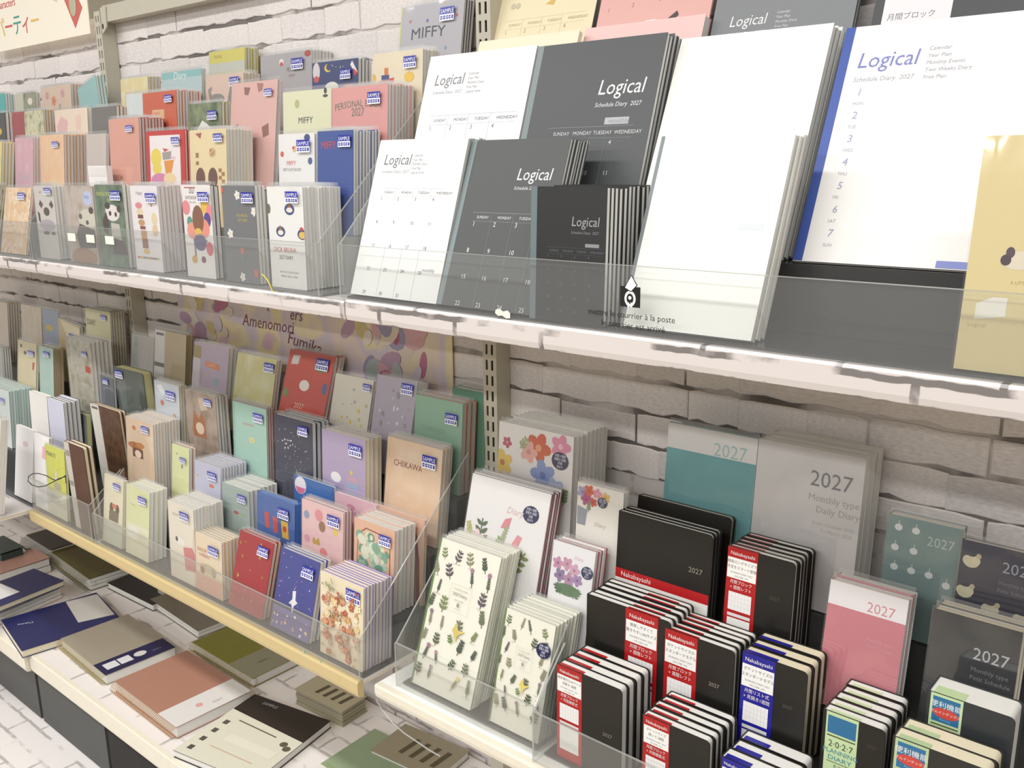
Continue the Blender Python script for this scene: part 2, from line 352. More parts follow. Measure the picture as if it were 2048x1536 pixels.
rs = MB(); q = pan((990, 626)); rs.poly([(q[0] + x * .001, q[2] + z * .001) for x, z in ((0, 0), (5, -3), (11, -2), (18, -5), (24, -4), (24, 2), (20, 5), (13, 3), (7, 6), (1, 4))], -.0004, paint('eceadf', .7)); rs.build('sticker_residue', acb)

# posters
M_CPOS = paint('fbf3e2', .35)
po = MB(); po.box(0, .60, 0, .002, 0, .30, M_CPOS); pz = po.build('poster', loc=(-1.84, -.005, 1.806)); tag(pz, 'cream poster with coloured bubble lettering, upper corner', 'poster')
pl = MB(); put_text(pl, 'rio characters', .06, .104, .028, paint('d9626a', .5), -.0006, 'l', 1, .1)
cc = ['3fa08e', 'e8c35a', 'd9626a', '3fa08e', 'd9626a', 'e8c35a']
for i, ch in enumerate('クパーティー'): put_text(pl, ch, .03 + i * .052, .036, .056, paint(cc[i], .4), -.0006)
pl.build('poster_lettering', pz)
pp = MB(); d = paint('cf6b5f', .4); pp.poly([(.525, .13), (.49, .085), (.53, .018), (.575, .06)], -.0006, d); pp.poly(ell(.53, .072, .018, .028), -.0012, paint('b9b49a', .5)); pp.poly([(.41, .10), (.45, .085), (.448, .14), (.40, .14)], -.0006, paint('ddd0cc', .5))
pp.build('poster_shapes', pz)
xp0, xp1 = float(onY((355, 610), .03)[0]), float(onY((905, 740), .03)[0])
po = MB(); po.box(0, xp1 - xp0, 0, .001, 0, .215, wash('pastel_watercolour', ['efe2c4', 'ead9d0', 'd9cfe0', 'f3e6b4', 'e3c3cb'], 9, .5, 2)); pz = po.build('poster', loc=(xp0, .031, 1.065)); tag(pz, 'pastel watercolour poster hanging below the upper shelf', 'poster')
pl = MB(); mt = paint('86585f', .5); put_text(pl, 'Amenomori', .265, .088, .038, mt, -.0006, 'l', 1, .25); put_text(pl, 'Fumika', .425, .066, .040, mt, -.0006, 'l', 1, .25, -.12); put_text(pl, '×', .36, .125, .022, mt, -.0006); put_text(pl, 'ers', .44, .118, .035, mt, -.0006, 'l', 1, .25); pl.build('poster_lettering', pz)
pp = MB(); rr = random.Random(3)
for i in range(60):
    x = rr.choice((rr.uniform(.02, .22), rr.uniform(.62, .84))); z = rr.uniform(.02, .2); pp.poly(ell(x, z, rr.uniform(.008, .032), rr.uniform(.008, .03), 11, rr.uniform(0, 3)), -.0005 - i * .00002, paint(rr.choice(('c4a3bd', 'c47f9c', 'b8677f', 'dccb94', 'a8a0c0', 'efe6da', 'e6d9cc', 'e0b3bb', 'b7c0c0', 'ddd2e0')), .5))
pp.build('poster_shapes', pz)
# ------------------------------------------------------------------ books
def projx(P): c = ROT @ (np.asarray(P) - CAM); return CX + F_PX * c[0] / c[2]
def projy(P): c = ROT @ (np.asarray(P) - CAM); return CY + F_PX * c[1] / c[2]
def solve(fn, lo, hi):
    for _ in range(40):
        m = (lo + hi) / 2
        if fn(m) > 0: hi = m
        else: lo = m
    return (lo + hi) / 2
def smesh():
    mb = MB(); bl, wh = paint('2f34a0', .35), paint('f4f4f6', .35)
    mb.add([(0, 0, 0), (1, 0, 0), (1, 0, .46), (0, 0, .46)], [(0, 1, 2, 3)], wh); mb.add([(0, 0, .46), (1, 0, .46), (1, 0, .95), (0, 0, .95)], [(0, 1, 2, 3)], bl)
    put_text(mb, 'SAMPLE', .04, .54, .41, wh, -.00006, 'l', .66)
    for i, (a, b) in enumerate(((.05, .2), (.26, .42), (.47, .60), (.64, .78), (.83, .95))): mb.add([(a, -.00004, .10), (b, -.00004, .10), (b, -.00004, .36), (a, -.00004, .36)], [(0, 1, 2, 3)], bl)
    for a in (.10, .33, .52, .70): mb.add([(a, -.00006, .19), (a + .05, -.00006, .19), (a + .05, -.00006, .28), (a, -.00006, .28)], [(0, 1, 2, 3)], wh)
    return mb.mesh('sample_sticker')
STK = smesh()
def leafpoly(x, z, L_, a, wd=.32):
    c, s = math.cos(a), math.sin(a); pts = [(0, 0), (.35, -wd * .5), (.7, -wd * .42), (1, 0), (.7, wd * .42), (.35, wd * .5)]
    return [(x + L_ * (p * c - q * s), z + L_ * (p * s + q * c)) for p, q in pts]
class Art:
    def __init__(s, w, h, vs): s.w, s.h, s.V, s.k = w, h, vs, 0; s.pr = MB(); s.tx = MB()
    def y(s): s.k += 1; return -.00015 - s.k * .000009
    def P(s, pts, m):
        pts = [(min(max(x, .0), s.w), max(z, .0005)) for x, z in pts]
        if max(p[1] for p in pts) - min(p[1] for p in pts) > 1e-4: s.pr.poly(pts, s.y(), m)
    def run(s, items):
        w, h, V = s.w, s.h, s.V
        for it in items:
            k = it[0]
            if k == 'r':
                _, a, b, c, d_, cl = it; x0, x1, z1, z0 = a * w, c * w, h - b * V, h - d_ * V
                if z1 < .001: continue
                s.P([(x0, z0), (x1, z0), (x1, z1), (x0, z1)], paint(cl) if isinstance(cl, str) else cl)
            elif k == 'e': s.P(ell(it[1] * w, h - it[2] * V, it[3] * w, it[4] * V, 14, it[6] if len(it) > 6 else 0), paint(it[5]) if isinstance(it[5], str) else it[5])
            elif k == 's': s.P(star(it[1] * w, h - it[2] * V, it[3] * V), paint(it[4]))
            elif k == 'f':
                x, z, r = it[1] * w, h - it[2] * V, it[3] * V * 1.1
                if z < r: continue
                for i in range(5): a = 1.2566 * i + it[1] * 9; s.P(ell(x + r * .55 * math.cos(a), z + r * .55 * math.sin(a), r * .5, r * .38, 9, a), paint(it[4]))
                s.P(ell(x, z, r * .25, r * .25, 8), paint(it[5]))
            elif k == 'g':
                x, z, r, a = it[1] * w, h - it[2] * V, it[3] * V, it[4]; cl = paint(it[5]); kind = it[6] if len(it) > 6 else 0
                if z < r * .3: continue
                c, s_ = math.cos(a), math.sin(a); t = r * .03
                s.P([(x + t * s_, z - t * c), (x + r * c + t * s_, z + r * s_ - t * c), (x + r * c - t * s_, z + r * s_ + t * c), (x - t * s_, z + t * c)], cl)
                n = (3, 4, 6)[kind % 3]
                for i in range(n):
                    q = .18 + .82 * i / n; L_ = r * (.42, .34, .22)[kind % 3] * (1.1 - .4 * q)
                    for sd in (1, -1): s.P(leafpoly(x + r * q * c, z + r * q * s_, L_, a + sd * (.7 + .2 * (kind == 0)), (.45, .5, .4)[kind % 3]), cl)
                if kind >= 3: s.P(ell(x + r * c, z + r * s_, r * .16, r * .16, 8), paint(it[7]))
            elif k == 't':
                _, tx, u, v, sz, cl = it[:6]; al = it[6] if len(it) > 6 else 'l'; sh = it[7] if len(it) > 7 else 0; sx = it[8] if len(it) > 8 else 1; arc = it[9] if len(it) > 9 else 0
                if h - v * V > .001: put_text(s.tx, tx, u * w, h - v * V, sz * (V * .72 + w * .28), paint(cl), s.y() - .00004, al, sx, sh, 0, arc)
            elif k == 'p': s.P([(u * w, h - v * V) for u, v in it[1]], paint(it[2]) if isinstance(it[2], str) else it[2])
            elif k == 'd':
                _, seed, n, cls, r0, r1, u0, v0, u1, v1 = it[:10]; shp = it[10] if len(it) > 10 else 'e'; rr = random.Random(seed)
                for _ in range(n):
                    u, v, r, cl = rr.uniform(u0, u1), rr.uniform(v0, v1), rr.uniform(r0, r1), rr.choice(cls)
                    if h - v * V < r * V * 1.3 or u - r < .01 or u + r > .99: continue
                    if shp == 'e': s.run([('e', u, v, r, r * rr.uniform(.7, 1.2), cl, rr.uniform(0, 3))])
                    elif shp == 's': s.run([('s', u, v, r, cl)])
                    elif shp == 'f': s.run([('f', u, v, r, cl, rr.choice(('e9c95f', 'f3e3a0', 'c9a04a')))])
                    elif shp == 'g': s.run([('g', u, v, r, rr.uniform(.3, 2.8), cl, rr.choice((0, 1, 2)))])
def sleeve_mesh(w, h, seed):
    rr = random.Random(seed); amp = rr.random(); nx, nz = 9, 12; vs, fs = [], []
    for j in range(nz + 1):
        for i in range(nx + 1):
            x = -.0015 + (w + .003) * i / nx; z = .0005 + (h + .0035) * j / nz
            vs.append((x, -.0016 - (0 if i in (0, nx) or j == 0 else rr.uniform(0, .0022) * (.35 + .65 * amp)), z))
    for j in range(nz):
        for i in range(nx): a = j * (nx + 1) + i; fs.append((a, a + 1, a + nx + 2, a + nx + 1))
    mb = MB(); mb.add(vs, fs, M_SLV); me = mb.mesh('plastic_sleeve'); me.polygons.foreach_set('use_smooth', [True] * len(me.polygons)); return me
def soft(mb, w, h, t, mc, mp, mback, mspine, fringe):
    b = min(.0007, t * .2)
    mb.box(0, w, 0, b, 0, h, mc); mb.box(0, w, t - b, t, 0, h, mback); mb.box(0, .0008, b, t - b, 0, h, mspine)
    if fringe: mb.add([(0, t * .4, h), (w, t * .4, h), (w, t * .4, h + fringe), (0, t * .4, h + fringe)], [(0, 1, 2, 3)], M_FRG)
def softpages(mb, w, h, t, mp): b = min(.0007, t * .2); mb.box(.0009, w - .0012, b + .0001, t - b - .0001, .0008, h - .0012, mp)
def hard(mb, w, h, t, mc):
    o = rounded(w, h, .006, True); b = .0014
    mb.prism(o, 0, b, mc); mb.prism(o, t - b, t, mc); mb.box(0, .0014, b, t - b, 0, h, mc)
def hardpages(mb, w, h, t, mp): b = .0014; o = [(x + .0015, z + .0015) for x, z in rounded(w - .0040, h - .0024, .005, True)]; mb.prism(o, b + .0001, t - b - .0001, mp)
_seed = [0]
ORD = 'first second third fourth fifth sixth seventh eighth ninth tenth eleventh twelfth thirteenth fourteenth fifteenth sixteenth seventeenth eighteenth'.split()
def S(tier, tl, trx, end=None, d='', c='eeeeee', art=(), n=None, lean=None, th=.007, style='soft', page=None, back=None, spine=None, sleeve=True, fringe=.0065,
      stick=None, obi=None, dy=0.0, dmax=.09, name='pocket_diary', cat='diary', z=None, mat=None, rough=.42, roll=0, hmax=.36, yaw=0):
    _seed[0] += 1; rr = random.Random(_seed[0]); y0, z0, ln = TIER[tier]; y0 += dy; z0 = z if z is not None else z0
    a = math.radians(ln if lean is None else lean); P = onLean(tl, y0, z0, a); h = min((P[2] - z0) / math.cos(a), hmax); x0 = float(P[0])
    x1 = solve(lambda X: projx((X, P[1], P[2])) - trx, x0, x0 + .7); w = x1 - x0
    dep = th if end is None else max(th * .8, min(dmax, solve(lambda Y: projx((x1, Y, P[2])) - end, P[1], P[1] + .3) - P[1]))
    tn = tier[0] + str(int(tier[1]) + 1); ta = math.tan(max(a, 0))
    cap = (TIER[tn][0] - .0072 - y0 - max(0, TIER[tn][1] - z0) * ta) if tn in TIER else (WALL_Y - .003 - y0 - h * math.sin(max(a, 0)))
    dep = max(.0035, min(dep, cap)); n = n or max(1, round(dep / th)); n = min(n, max(1, int(dep / .0032))); pitch = dep / n; t = pitch * .93 * math.cos(a)
    z0 += (t * math.sin(a) if a > 0 else 0) + .0005
    mc = mat or paint(c, rough, 'cover'); mp = page or M_PAGE; mb_ = paint(back, rough, 'cover') if back else (paint('d6d2ce', .55, 'cover') if style == 'soft' and n != 1 else mc); ms = paint(spine, rough, 'cover') if spine else mc
    fr = fringe if sleeve else 0
    mb = MB()
    if style == 'soft': soft(mb, w, h, t, mc, mp, mb_, ms, fr)
    else: hard(mb, w, h, t, mc)
    o = mb.build(name, loc=(x0, y0, z0)); o.rotation_euler = (-a, math.radians(roll), math.radians(yaw)); tag(o, d, cat)
    pb = MB(); (softpages if style == 'soft' else hardpages)(pb, w, h, t, mp); pb.build('page_block', o)
    pu = np.array([0, math.sin(a), math.cos(a)]) * .04; vs = (trx - tl[0]) / ((projy(P - pu) - projy(P)) / .04); A = Art(w, h, vs); A.run(art)
    if obi:
        u0, u1, oc, items = obi; q = MB(); mo = paint(oc, .35, 'card'); q.box(u0 * w, u1 * w, -.0004, 0, .0005, h - .0003, mo); q.box(u0 * w + .002, u1 * w, .0016, t * .45, h - .0012, h - .0003, mo); q.build('paper_band', o)
        A.k = 45; A.run(items)
    if A.pr.v: A.pr.build('cover_print', o)
    if A.tx.v: A.tx.build('cover_lettering', o)
    if stick:
        s_ = bpy.data.objects.new('sample_sticker', STK); col.objects.link(s_); s_.parent = o
        sw = stick[2] * w; s_.location = (stick[0] * w, -.0042 if sleeve else -.0018, h - stick[1] * vs - stick[2] * vs * .9); s_.scale = (sw, 1, stick[2] * vs)
    if sleeve:
        so = bpy.data.objects.new('plastic_sleeve', sleeve_mesh(w, h, _seed[0])); col.objects.link(so); so.parent = o
    if n > 1:
        m2 = MB()
        if style == 'soft': soft(m2, w, h, t, mc, mp, mb_, ms, fr); softpages(m2, w, h, t, mp)
        else: hard(m2, w, h, t, mc); hardpages(m2, w, h, t, mp)
        if obi: m2.box(obi[0] * w + .002, obi[1] * w, .0016, t * .45, h - .0012, h - .0003, paint(obi[2], .35, 'card'))
        me = m2.mesh(name)
        for i in range(1, n):
            b = bpy.data.objects.new(name, me); col.objects.link(b)
            b.location = (x0 + rr.uniform(-.0012, .0012), y0 + i * pitch, z0); b.rotation_euler = (-a, math.radians(roll), math.radians(yaw)); b.scale = (1, 1, 1 + rr.uniform(-.012, .006))
            tag(b, ORD[i] + ' copy behind the ' + d, cat, 'copies behind the ' + d)
    return o

# ---- upper shelf, small diaries: front row
BD = 'white'
S('A1', (-75, 370), 8, 12, 'dark olive photo diary at the far end, upper front row', '6e6a4c', mat=wash('olive_photo', ['3f3c35', '7a7748', 'a39b86', '5a5046'], 40), lean=14, n=1)
S('A1', (12, 376), 63, 66, 'orange floral diary left of the cat photo diary', 'e9c9a4', mat=wash('orange_floral', ['e8cfa8', 'e3b98a', 'efdcc0', 'd9a88c'], 45), lean=12, n=1, stick=(.55, .22, .28))
S('A1', (66, 372), 105, 128, 'pale grey photo diary with dark cat ears and muzzle', 'd6d0c9', stick=(.62, .12, .34), art=[('p', [(.2, .95), (.28, .72), (.42, .92), (.32, 1.15)], '5a4a40'), ('p', [(.72, .92), (.86, .72), (.94, .98), (.84, 1.15)], '5a4a40'), ('e', .56, 1.3, .15, .22, '57493f'), ('p', [(.1, 1.3), (.2, 1.4), (.22, 1.9), (.12, 1.8)], '4a3f38'), ('e', .55, 2.0, .38, .3, 'b5abb4'), ('e', .45, 2.4, .16, .09, '4c443f'), ('e', .8, 2.4, .1, .09, '4c443f'), ('t', 'CAT', .25, .38, .12, '8d8578')])
S('A1', (127, 372), 184, 190, 'brown-grey photo diary with a sleepy panda', 'c3b7ad', mat=wash('brown_photo', ['a89a8e', 'c9bdb2', 'b9a99b'], 30), art=[('e', .72, 1.15, .3, .36, 'd9d3c4'), ('e', .88, .83, .08, .12, '4c423b'), ('e', .50, 1.05, .06, .1, '6a6057'), ('e', .72, 1.25, .05, .08, '5a4f47'), ('p', [(.3, 1.7), (.45, 1.3), (.95, 1.5), (.95, 2.1), (.4, 2.2)], '55493f'), ('e', .5, 2.5, .45, .35, 'b08a6e'), ('e', .80, .42, .16, .26, 'c4cdec'), ('t', 'Dayly', .68, .42, .13, '5363b4')], n=1)
S('A1', (188, 370), 243, 259, 'green photo diary with a black and white panda', '66785f', mat=wash('leaf_green_photo', ['4f604c', '6d7f68', '7f9478'], 40), stick=(.62, .22, .36), art=[('t', 'PANDA DOG', .06, .40, .16, 'd8e067', 'l', 0, .85), ('t', '2027', .42, .60, .12, 'd8e067'), ('e', .58, 1.0, .26, .3, 'efe8e4'), ('e', .42, .75, .1, .12, '3a302c'), ('e', .82, .85, .07, .13, '3a302c'), ('e', .5, 1.02, .05, .09, '3a302c', .3), ('e', .70, 1.05, .045, .09, '3a302c', -.3), ('p', [(.2, 1.3), (.35, .95), (.42, 1.3), (.38, 1.8), (.22, 1.7)], '4a3a38'), ('p', [(.5, 1.35), (.8, 1.4), (.85, 2.1), (.5, 2.2)], 'cfc8c0'), ('p', [(.5, 1.9), (.95, 2.0), (1, 2.5), (.5, 2.5)], '54423c')])
S('A1', (259, 372), 313, 360, 'white diary with a tall stacked dessert tower drawing', 'f1ecee', back='b8a0ac', stick=(.62, .28, .36), art=[('t', 'Happy', .2, .32, .15, 'b49aa4', 'l', .2), ('e', .28, .72, .13, .12, 'e08d92'), ('e', .30, .95, .13, .12, 'e9d9b0'), ('r', .22, 1.06, .42, 1.2, '7a3a34'), ('e', .34, 1.35, .12, .12, 'c79a6c'), ('r', .27, 1.48, .47, 1.6, '8f4a38'), ('r', .29, 1.64, .5, 1.95, 'c79050'), ('r', .31, 1.95, .52, 2.3, '9a5638'), ('e', .44, 2.42, .12, .1, 'e4c069'), ('e', .82, 1.2, .1, .24, 'ead7b0'), ('e', .82, 1.62, .1, .22, 'e6c9a0'), ('e', .75, .7, .03, .05, 'b47a86')] + [('r', .08 + i * .105, 2.62, .18 + i * .105, 2.7, x) for i, x in enumerate(('d06a86', 'e8c355', '5aa8b0', 'e08d92', '9fb45a', 'd06a86', '5aa8b0', 'e8c355'))])
S('A1', (362, 370), 419, 437, 'white date book with bright balloons and a brown bear', 'f2eeec', back='3e2a30', stick=(.62, .26, .36), art=[('t', '2027', .26, .30, .26, '6a5a50', 'l', 0, .6), ('t', 'DATE BOOK', .12, .50, .13, '6a5a50', 'l', 0, .8), ('t', '10/1-12/31', .25, .64, .08, '8a7a70'), ('r', .1, .08, .5, .12, 'd0605a'), ('e', .12, .8, .14, .26, 'e88f96'), ('e', .78, .72, .14, .28, 'eec24a'), ('e', .94, .95, .12, .3, 'ee8f98'), ('e', .84, 1.2, .12, .26, '4a3f94'), ('e', .7, 1.5, .2, .34, 'ef9a86'), ('e', .22, 1.3, .1, .2, '5aa08a'), ('e', .3, 1.6, .2, .3, 'ee9f8a'), ('r', .3, 1.9, .8, 1.98, '8b8078'), ('r', .32, 1.98, .38, 2.7, '8b8078'), ('e', .52, 1.2, .2, .5, '8a5a3c'), ('e', .5, 1.62, .12, .12, 'e8c355'), ('e', .54, 2.0, .22, .3, '55487c'), ('e', .86, 2.2, .12, .25, 'd9606a'), ('e', .3, 2.62, .1, .14, 'd9a94a'), ('e', .62, 2.6, .08, .12, '7a2f44')])
S('A1', (442, 372), 508, 530, 'charcoal grey diary with white flower pattern and yellow lettering', '77787b', stick=(.66, .20, .34), art=[('t', 'DICK BRUNA', .42, .92, .10, 'd8c64e', 'l', 0, .8), ('t', '2027 DIARY', .46, 1.06, .10, 'd8c64e', 'l', 0, .8), ('f', .48, .28, .13, 'f3f0ea', 'e9d98a'), ('f', .95, .75, .13, 'f3f0ea', 'e9d98a'), ('f', .2, 1.45, .14, 'f3f0ea', 'e9d98a'), ('f', .5, 2.75, .13, 'f3f0ea', 'e9d98a'), ('g', .45, .62, .12, 1.6, '5f9ea2', 0), ('g', .16, 1.85, .14, 1.5, '5f9ea2', 0), ('p', [(.48, 1.85), (.6, 1.85), (.58, 2.05), (.5, 2.05)], 'd96a5a'), ('g', .54, 2.3, .2, 1.5, '5f9ea2', 0), ('p', [(.86, 2.5), (.98, 2.5), (.97, 2.72), (.87, 2.72)], 'd96a5a'), ('p', [(0, .05), (.08, .08), (.07, .2), (0, .22)], 'd96a5a')])
S('A1', (533, 374), 604, 690, 'white diary with cake motifs and red lettering, upper front row', 'f3f2ef', stick=(.58, .14, .34), th=.0075, art=[('e', .62, .62, .14, .16, '2f4a7c'), ('p', [(.55, .62), (.62, .42), (.7, .62)], '9a6a48'), ('e', .62, .64, .09, .07, 'f0ece4'), ('e', .02, .62, .06, .14, '6a6a4a'), ('e', .34, 1.25, .13, .15, '2f4a7c'), ('p', [(.27, 1.25), (.33, 1.06), (.42, 1.25)], '9a6a48'), ('e', .34, 1.28, .08, .07, 'f0ece4'), ('e', .95, 1.3, .14, .15, '2f4a7c'), ('e', .95, 1.32, .1, .1, 'e8c355'), ('e', .93, 1.15, .05, .05, 'c8433f'), ('r', .03, 1.50, 1, 1.515, 'd9d6d2'), ('t', 'DICK BRUNA', .12, 1.82, .155, 'd0605a', 'l', 0, .95), ('t', '2027 DIARY', .26, 2.03, .135, '4a4a4c', 'l', 0, .8), ('t', 'MONTHLY 2026.10-2028.3', .26, 2.42, .065, '8a8a8a'), ('t', 'WEEKLY 2026.11-2028.3', .28, 2.54, .065, '8a8a8a')])
# ---- second row
S('A2', (-45, 288), 4, 30, 'cream diary with yellow print at the frame edge', 'efe0b8', mat=wash('cream_floral', ['f0e2b8', 'e6d27a', 'c9c9a8'], 30), back='d9b48e', lean=9)
S('A2', (30, 277), 66, 82, 'pink marbled diary with a ribbon print', 'dcb9be', mat=wash('pink_marble', ['e0bcc2', 'd9a9b4', 'c8b4bc'], 30), lean=7)
S('A2', (80, 272), 127, 172, 'peach diary with faint watercolour bands', 'ecc9a6', mat=wash('peach_wash', ['efd6b0', 'ecc29c', 'e9caa8'], 22), back='d79f7c', stick=(.58, .32, .26), lean=6)
S('A2', (172, 270), 212, None, 'pale grey diary in a frosted sleeve beside the salmon diary', 'cfc4bc', n=1, lean=6, dy=.03)
S('A2', (217, 240), 277, 338, 'plain salmon pink diary with a small bear face', 'dfa493', stick=(.62, .26, .22), art=[('e', .36, 1.95, .05, .06, 'b4806e'), ('e', .36, 2.12, .06, .05, 'f3ddd0'), ('p', [(.24, 2.2), (.5, 2.2), (.52, 2.5), (.22, 2.5)], 'c98f7c')], back='9f3f3c')
S('A2', (291, 264), 369, 380, 'white diary with red frame and colourful castle collage', 'c8332f', back='b32d2a', stick=(.70, .20, .20), art=[('r', .10, .12, .88, 2.4, 'f3eceb'), ('e', .26, .68, .14, .24, 'ecd75a'), ('e', .28, .95, .12, .16, 'ecd75a'), ('p', [(.42, .55), (.66, .52), (.64, .72), (.44, .74)], 'a89f9c'), ('p', [(.44, .44), (.6, .48), (.48, .54)], 'cf4a4a'), ('p', [(.46, .76), (.72, .74), (.64, 1.1), (.5, 1.1)], 'e89a3a'), ('e', .35, 1.25, .24, .18, 'd98ab0'), ('e', .60, 1.22, .16, .16, 'f0d9a8'), ('t', 'Diary', .62, .72, .1, 'e3a0a0')])
S('A2', (379, 262), 452, 530, 'cream diary with brown bear feet and checkered corner', 'ecd9ad', stick=(.70, .14, .24), art=[('e', .28, 1.32, .13, .3, '6f4a3c'), ('e', .62, 1.32, .13, .3, '6f4a3c'), ('r', .2, 1.42, .7, 1.62, '6f4a3c'), ('e', .62, .62, .09, .13, 'cdb384')] + [('r', .78 + .08 * (i % 2), 1.05 + .1 * i, .86 + .08 * (i % 2), 1.15 + .1 * i, 'a87c4a') for i in range(4)] + [('d', 5, 8, ['b4453a'], .015, .02, .56, .55, .68, .7), ('p', [(.16, .1), (.34, .08), (.3, .24)], 'a85a5a'), ('r', .16, .62, .24, .75, '9a7a52'), ('r', .16, .85, .24, .95, '9a7a52')])
S('A2', (557, 270), 629, 634, 'white diary with small red lettering beside the blue one', 'f0eeec', stick=(.56, .20, .36), n=1, art=[('t', 'MIFFY', .22, .86, .15, 'd9604f', 'l', .1, .95), ('t', '2027 DATE BOOK', .12, 1.02, .10, '8a8a8a', 'l', 0, .9), ('e', .45, .42, .06, .09, 'e3b98a'), ('e', .42, .38, .03, .04, 'd0463f'), ('e', .1, .55, .05, .08, 'd9604f'), ('e', .88, .75, .06, .1, '54618f'), ('e', .8, .12, .08, .1, '3f4a7f')])
S('A2', (635, 264), 706, 768, 'royal blue diary with red lettering at the end of its row', '37529b', stick=(.64, .16, .34), art=[('t', 'MIFFY', .10, .50, .26, 'd9433c', 'l', 0, .86)], th=.0062)
# ---- third row
S('A3', (-30, 230), 10, 24, 'dark diary with yellow spot at the frame edge', '4a4a44', art=[('e', .6, .9, .2, .2, 'd9c04a')])
S('A3', (23, 226), 47, None, 'plain dark red diary between olive neighbours', 'a84a4e', n=1, dy=.01)
S('A3', (48, 224), 86, 108, 'olive diary with pale floral print', 'b4ae8c', mat=wash('olive_floral', ['8a8668', 'c9c4a0', 'dedab8', '9a9478'], 45), back='d08a52')
S('A3', (109, 222), 174, 183, 'cream diary with pink blossom shapes', 'efdcc8', n=1, art=[('p', [(.05, .5), (.2, .2), (.4, .35), (.36, .7), (.1, .75)], 'e3b9b8'), ('p', [(.62, .25), (.8, .18), (.78, .6), (.66, .65)], 'eccabf'), ('e', .2, 1.0, .14, .12, 'e9c9c0')])
S('A3', (183, 217), 232, 253, 'dark grey diary in shiny plastic sleeve', '77746e', back='c98f62')
S('A3', (252, 190), 286, None, 'pale aqua diary edge left of the orange one', 'd8dede', n=1, dy=.02)
S('A3', (285, 188), 352, 405, 'burnt orange diary with pale sign print', 'd0623f', stick=(.70, .14, .22), art=[('r', .28, .52, .64, .8, 'e3b98a'), ('t', 'smart', .3, .68, .14, 'd0506a')], th=.006)
S('A3', (376, 210), 443, 462, 'green garden photo diary with white bird', '6f7a58', mat=wash('garden_photo', ['4f5c42', '7a8660', '9aa57c'], 40), stick=(.62, .26, .28), art=[('p', [(.25, .8), (.42, .5), (.55, .6), (.75, .8)], 'efece6')], back='c9b98a')
S('A3', (464, 170), 556, 566, 'large pink diary with brown spots', 'dfb3ab', n=1, lean=8, stick=(.76, .20, .16), art=[('p', [(.04, .95), (.18, .88), (.2, 1.1), (.08, 1.2)], 'a87468'), ('p', [(.56, .04), (.70, .06), (.68, .2), (.6, .24)], 'a87468'), ('p', [(.28, .1), (.42, .12), (.38, .28), (.3, .26)], '8f5f56'), ('p', [(.70, .98), (.84, .9), (.86, 1.15), (.74, 1.2)], '8f5f56')])
S('A3', (566, 186), 663, 668, 'pale yellow-green diary with dark lettering', 'e6e5c4', n=1, art=[('t', 'MIFFY', .32, .66, .155, '33363f', 'l', 0, 1.05), ('e', .3, .26, .05, .09, 'b8c088'), ('e', .88, .14, .05, .03, '3a3f52'), ('e', .88, .04, .03, .06, '3a3f52')])
S('A3', (664, 178), 776, 845, 'coral pink personal book with arched green lettering', 'e2a29e', stick=(.68, .14, .22), art=[('t', 'PERSONAL BOOK', .48, .36, .15, '6f7a66', 'c', 0, .95, .022), ('t', '2027', .36, .52, .18, '6f7a66', 'l', 0, .85)])
# ---- fourth row
S('A4', (-12, 190), 9, 30, 'turquoise diary at the frame edge', '58b4b0')
S('A4', (31, 190), 46, None, 'narrow pale green diary edge', 'd0cdb8', n=1)
S('A4', (46, 187), 70, 81, 'grey-green photo diary with pale bird', '8f9078', mat=wash('bird_photo', ['6f6f58', 'a4a48c', '8a8a74'], 40), art=[('e', .55, .75, .2, .3, 'ece4d4')])
S('A4', (82, 176), 141, 172, 'beige diary with orange and rose flowers', 'dcc4b0', art=[('f', .42, .5, .16, 'd88a62', 'b4604a'), ('f', .2, .3, .12, 'c98f8c', 'e9d2a0'), ('f', .72, .28, .14, 'cfa8a4', 'b4806e'), ('g', .6, .9, .3, 1.4, 'a4a888', 0), ('g', .15, 1.0, .3, 1.8, 'b08a84', 1)], back='c98f68')
S('A4', (173, 172), 214, 232, 'teal diary standing tilted behind its row', '9cc4c2', roll=-16, lean=6, back='7fb0ae')
S('A4', (241, 160), 295, 322, 'pale yellow diary with soft blurred print', 'e6dcb8', mat=wash('yellow_soft', ['e9e2cc', 'e6d49a', 'f0ecdc'], 25), back='c9b494')
S('A4', (323, 148), 403, 412, 'pale aqua grey diary with glossy sleeve', 'b9cdce', n=2, art=[('r', 0, 0, 1, .16, '8fc0c0'), ('t', 'Diary', .3, .2, .22, 'e6f0ee', 'l', .2)])
S('A4', (411, 154), 487, 520, 'light peach diary with grey cat silhouettes', 'dfc4b4', stick=(.68, .12, .24), art=[('e', .3, .62, .2, .14, '8f8f88'), ('p', [(.1, .62), (.06, .36), (.16, .28), (.17, .36), (.13, .42), (.2, .6)], '8f8f88'), ('p', [(.55, .8), (.66, .3), (.72, .5), (.78, .8)], '8a8a84')], page=M_CREAM)
S('A4', (624, 128), 716, 743, 'navy night-sky diary with yellow moon', '2c3a72', stick=(.66, .22, .22), art=[('e', .36, .14, .08, .09, 'e6c94a'), ('e', .39, .12, .07, .08, '2c3a72'), ('e', .1, .2, .08, .2, 'ded4d4'), ('e', .1, .36, .06, .07, 'd0524a'), ('e', .44, .56, .15, .12, 'eceae0'), ('p', [(.72, .52), (.9, .52), (.92, .66), (.7, .66)], 'd9533f'), ('p', [(.88, .04), (1, .3), (.88, .2), (.84, .12)], 'efe9e9'), ('p', [(.9, .2), (1, .3), (.92, .36)], 'd0423f'), ('d', 4, 6, ['f0e9c0'], .008, .014, .3, .05, .9, .4)])
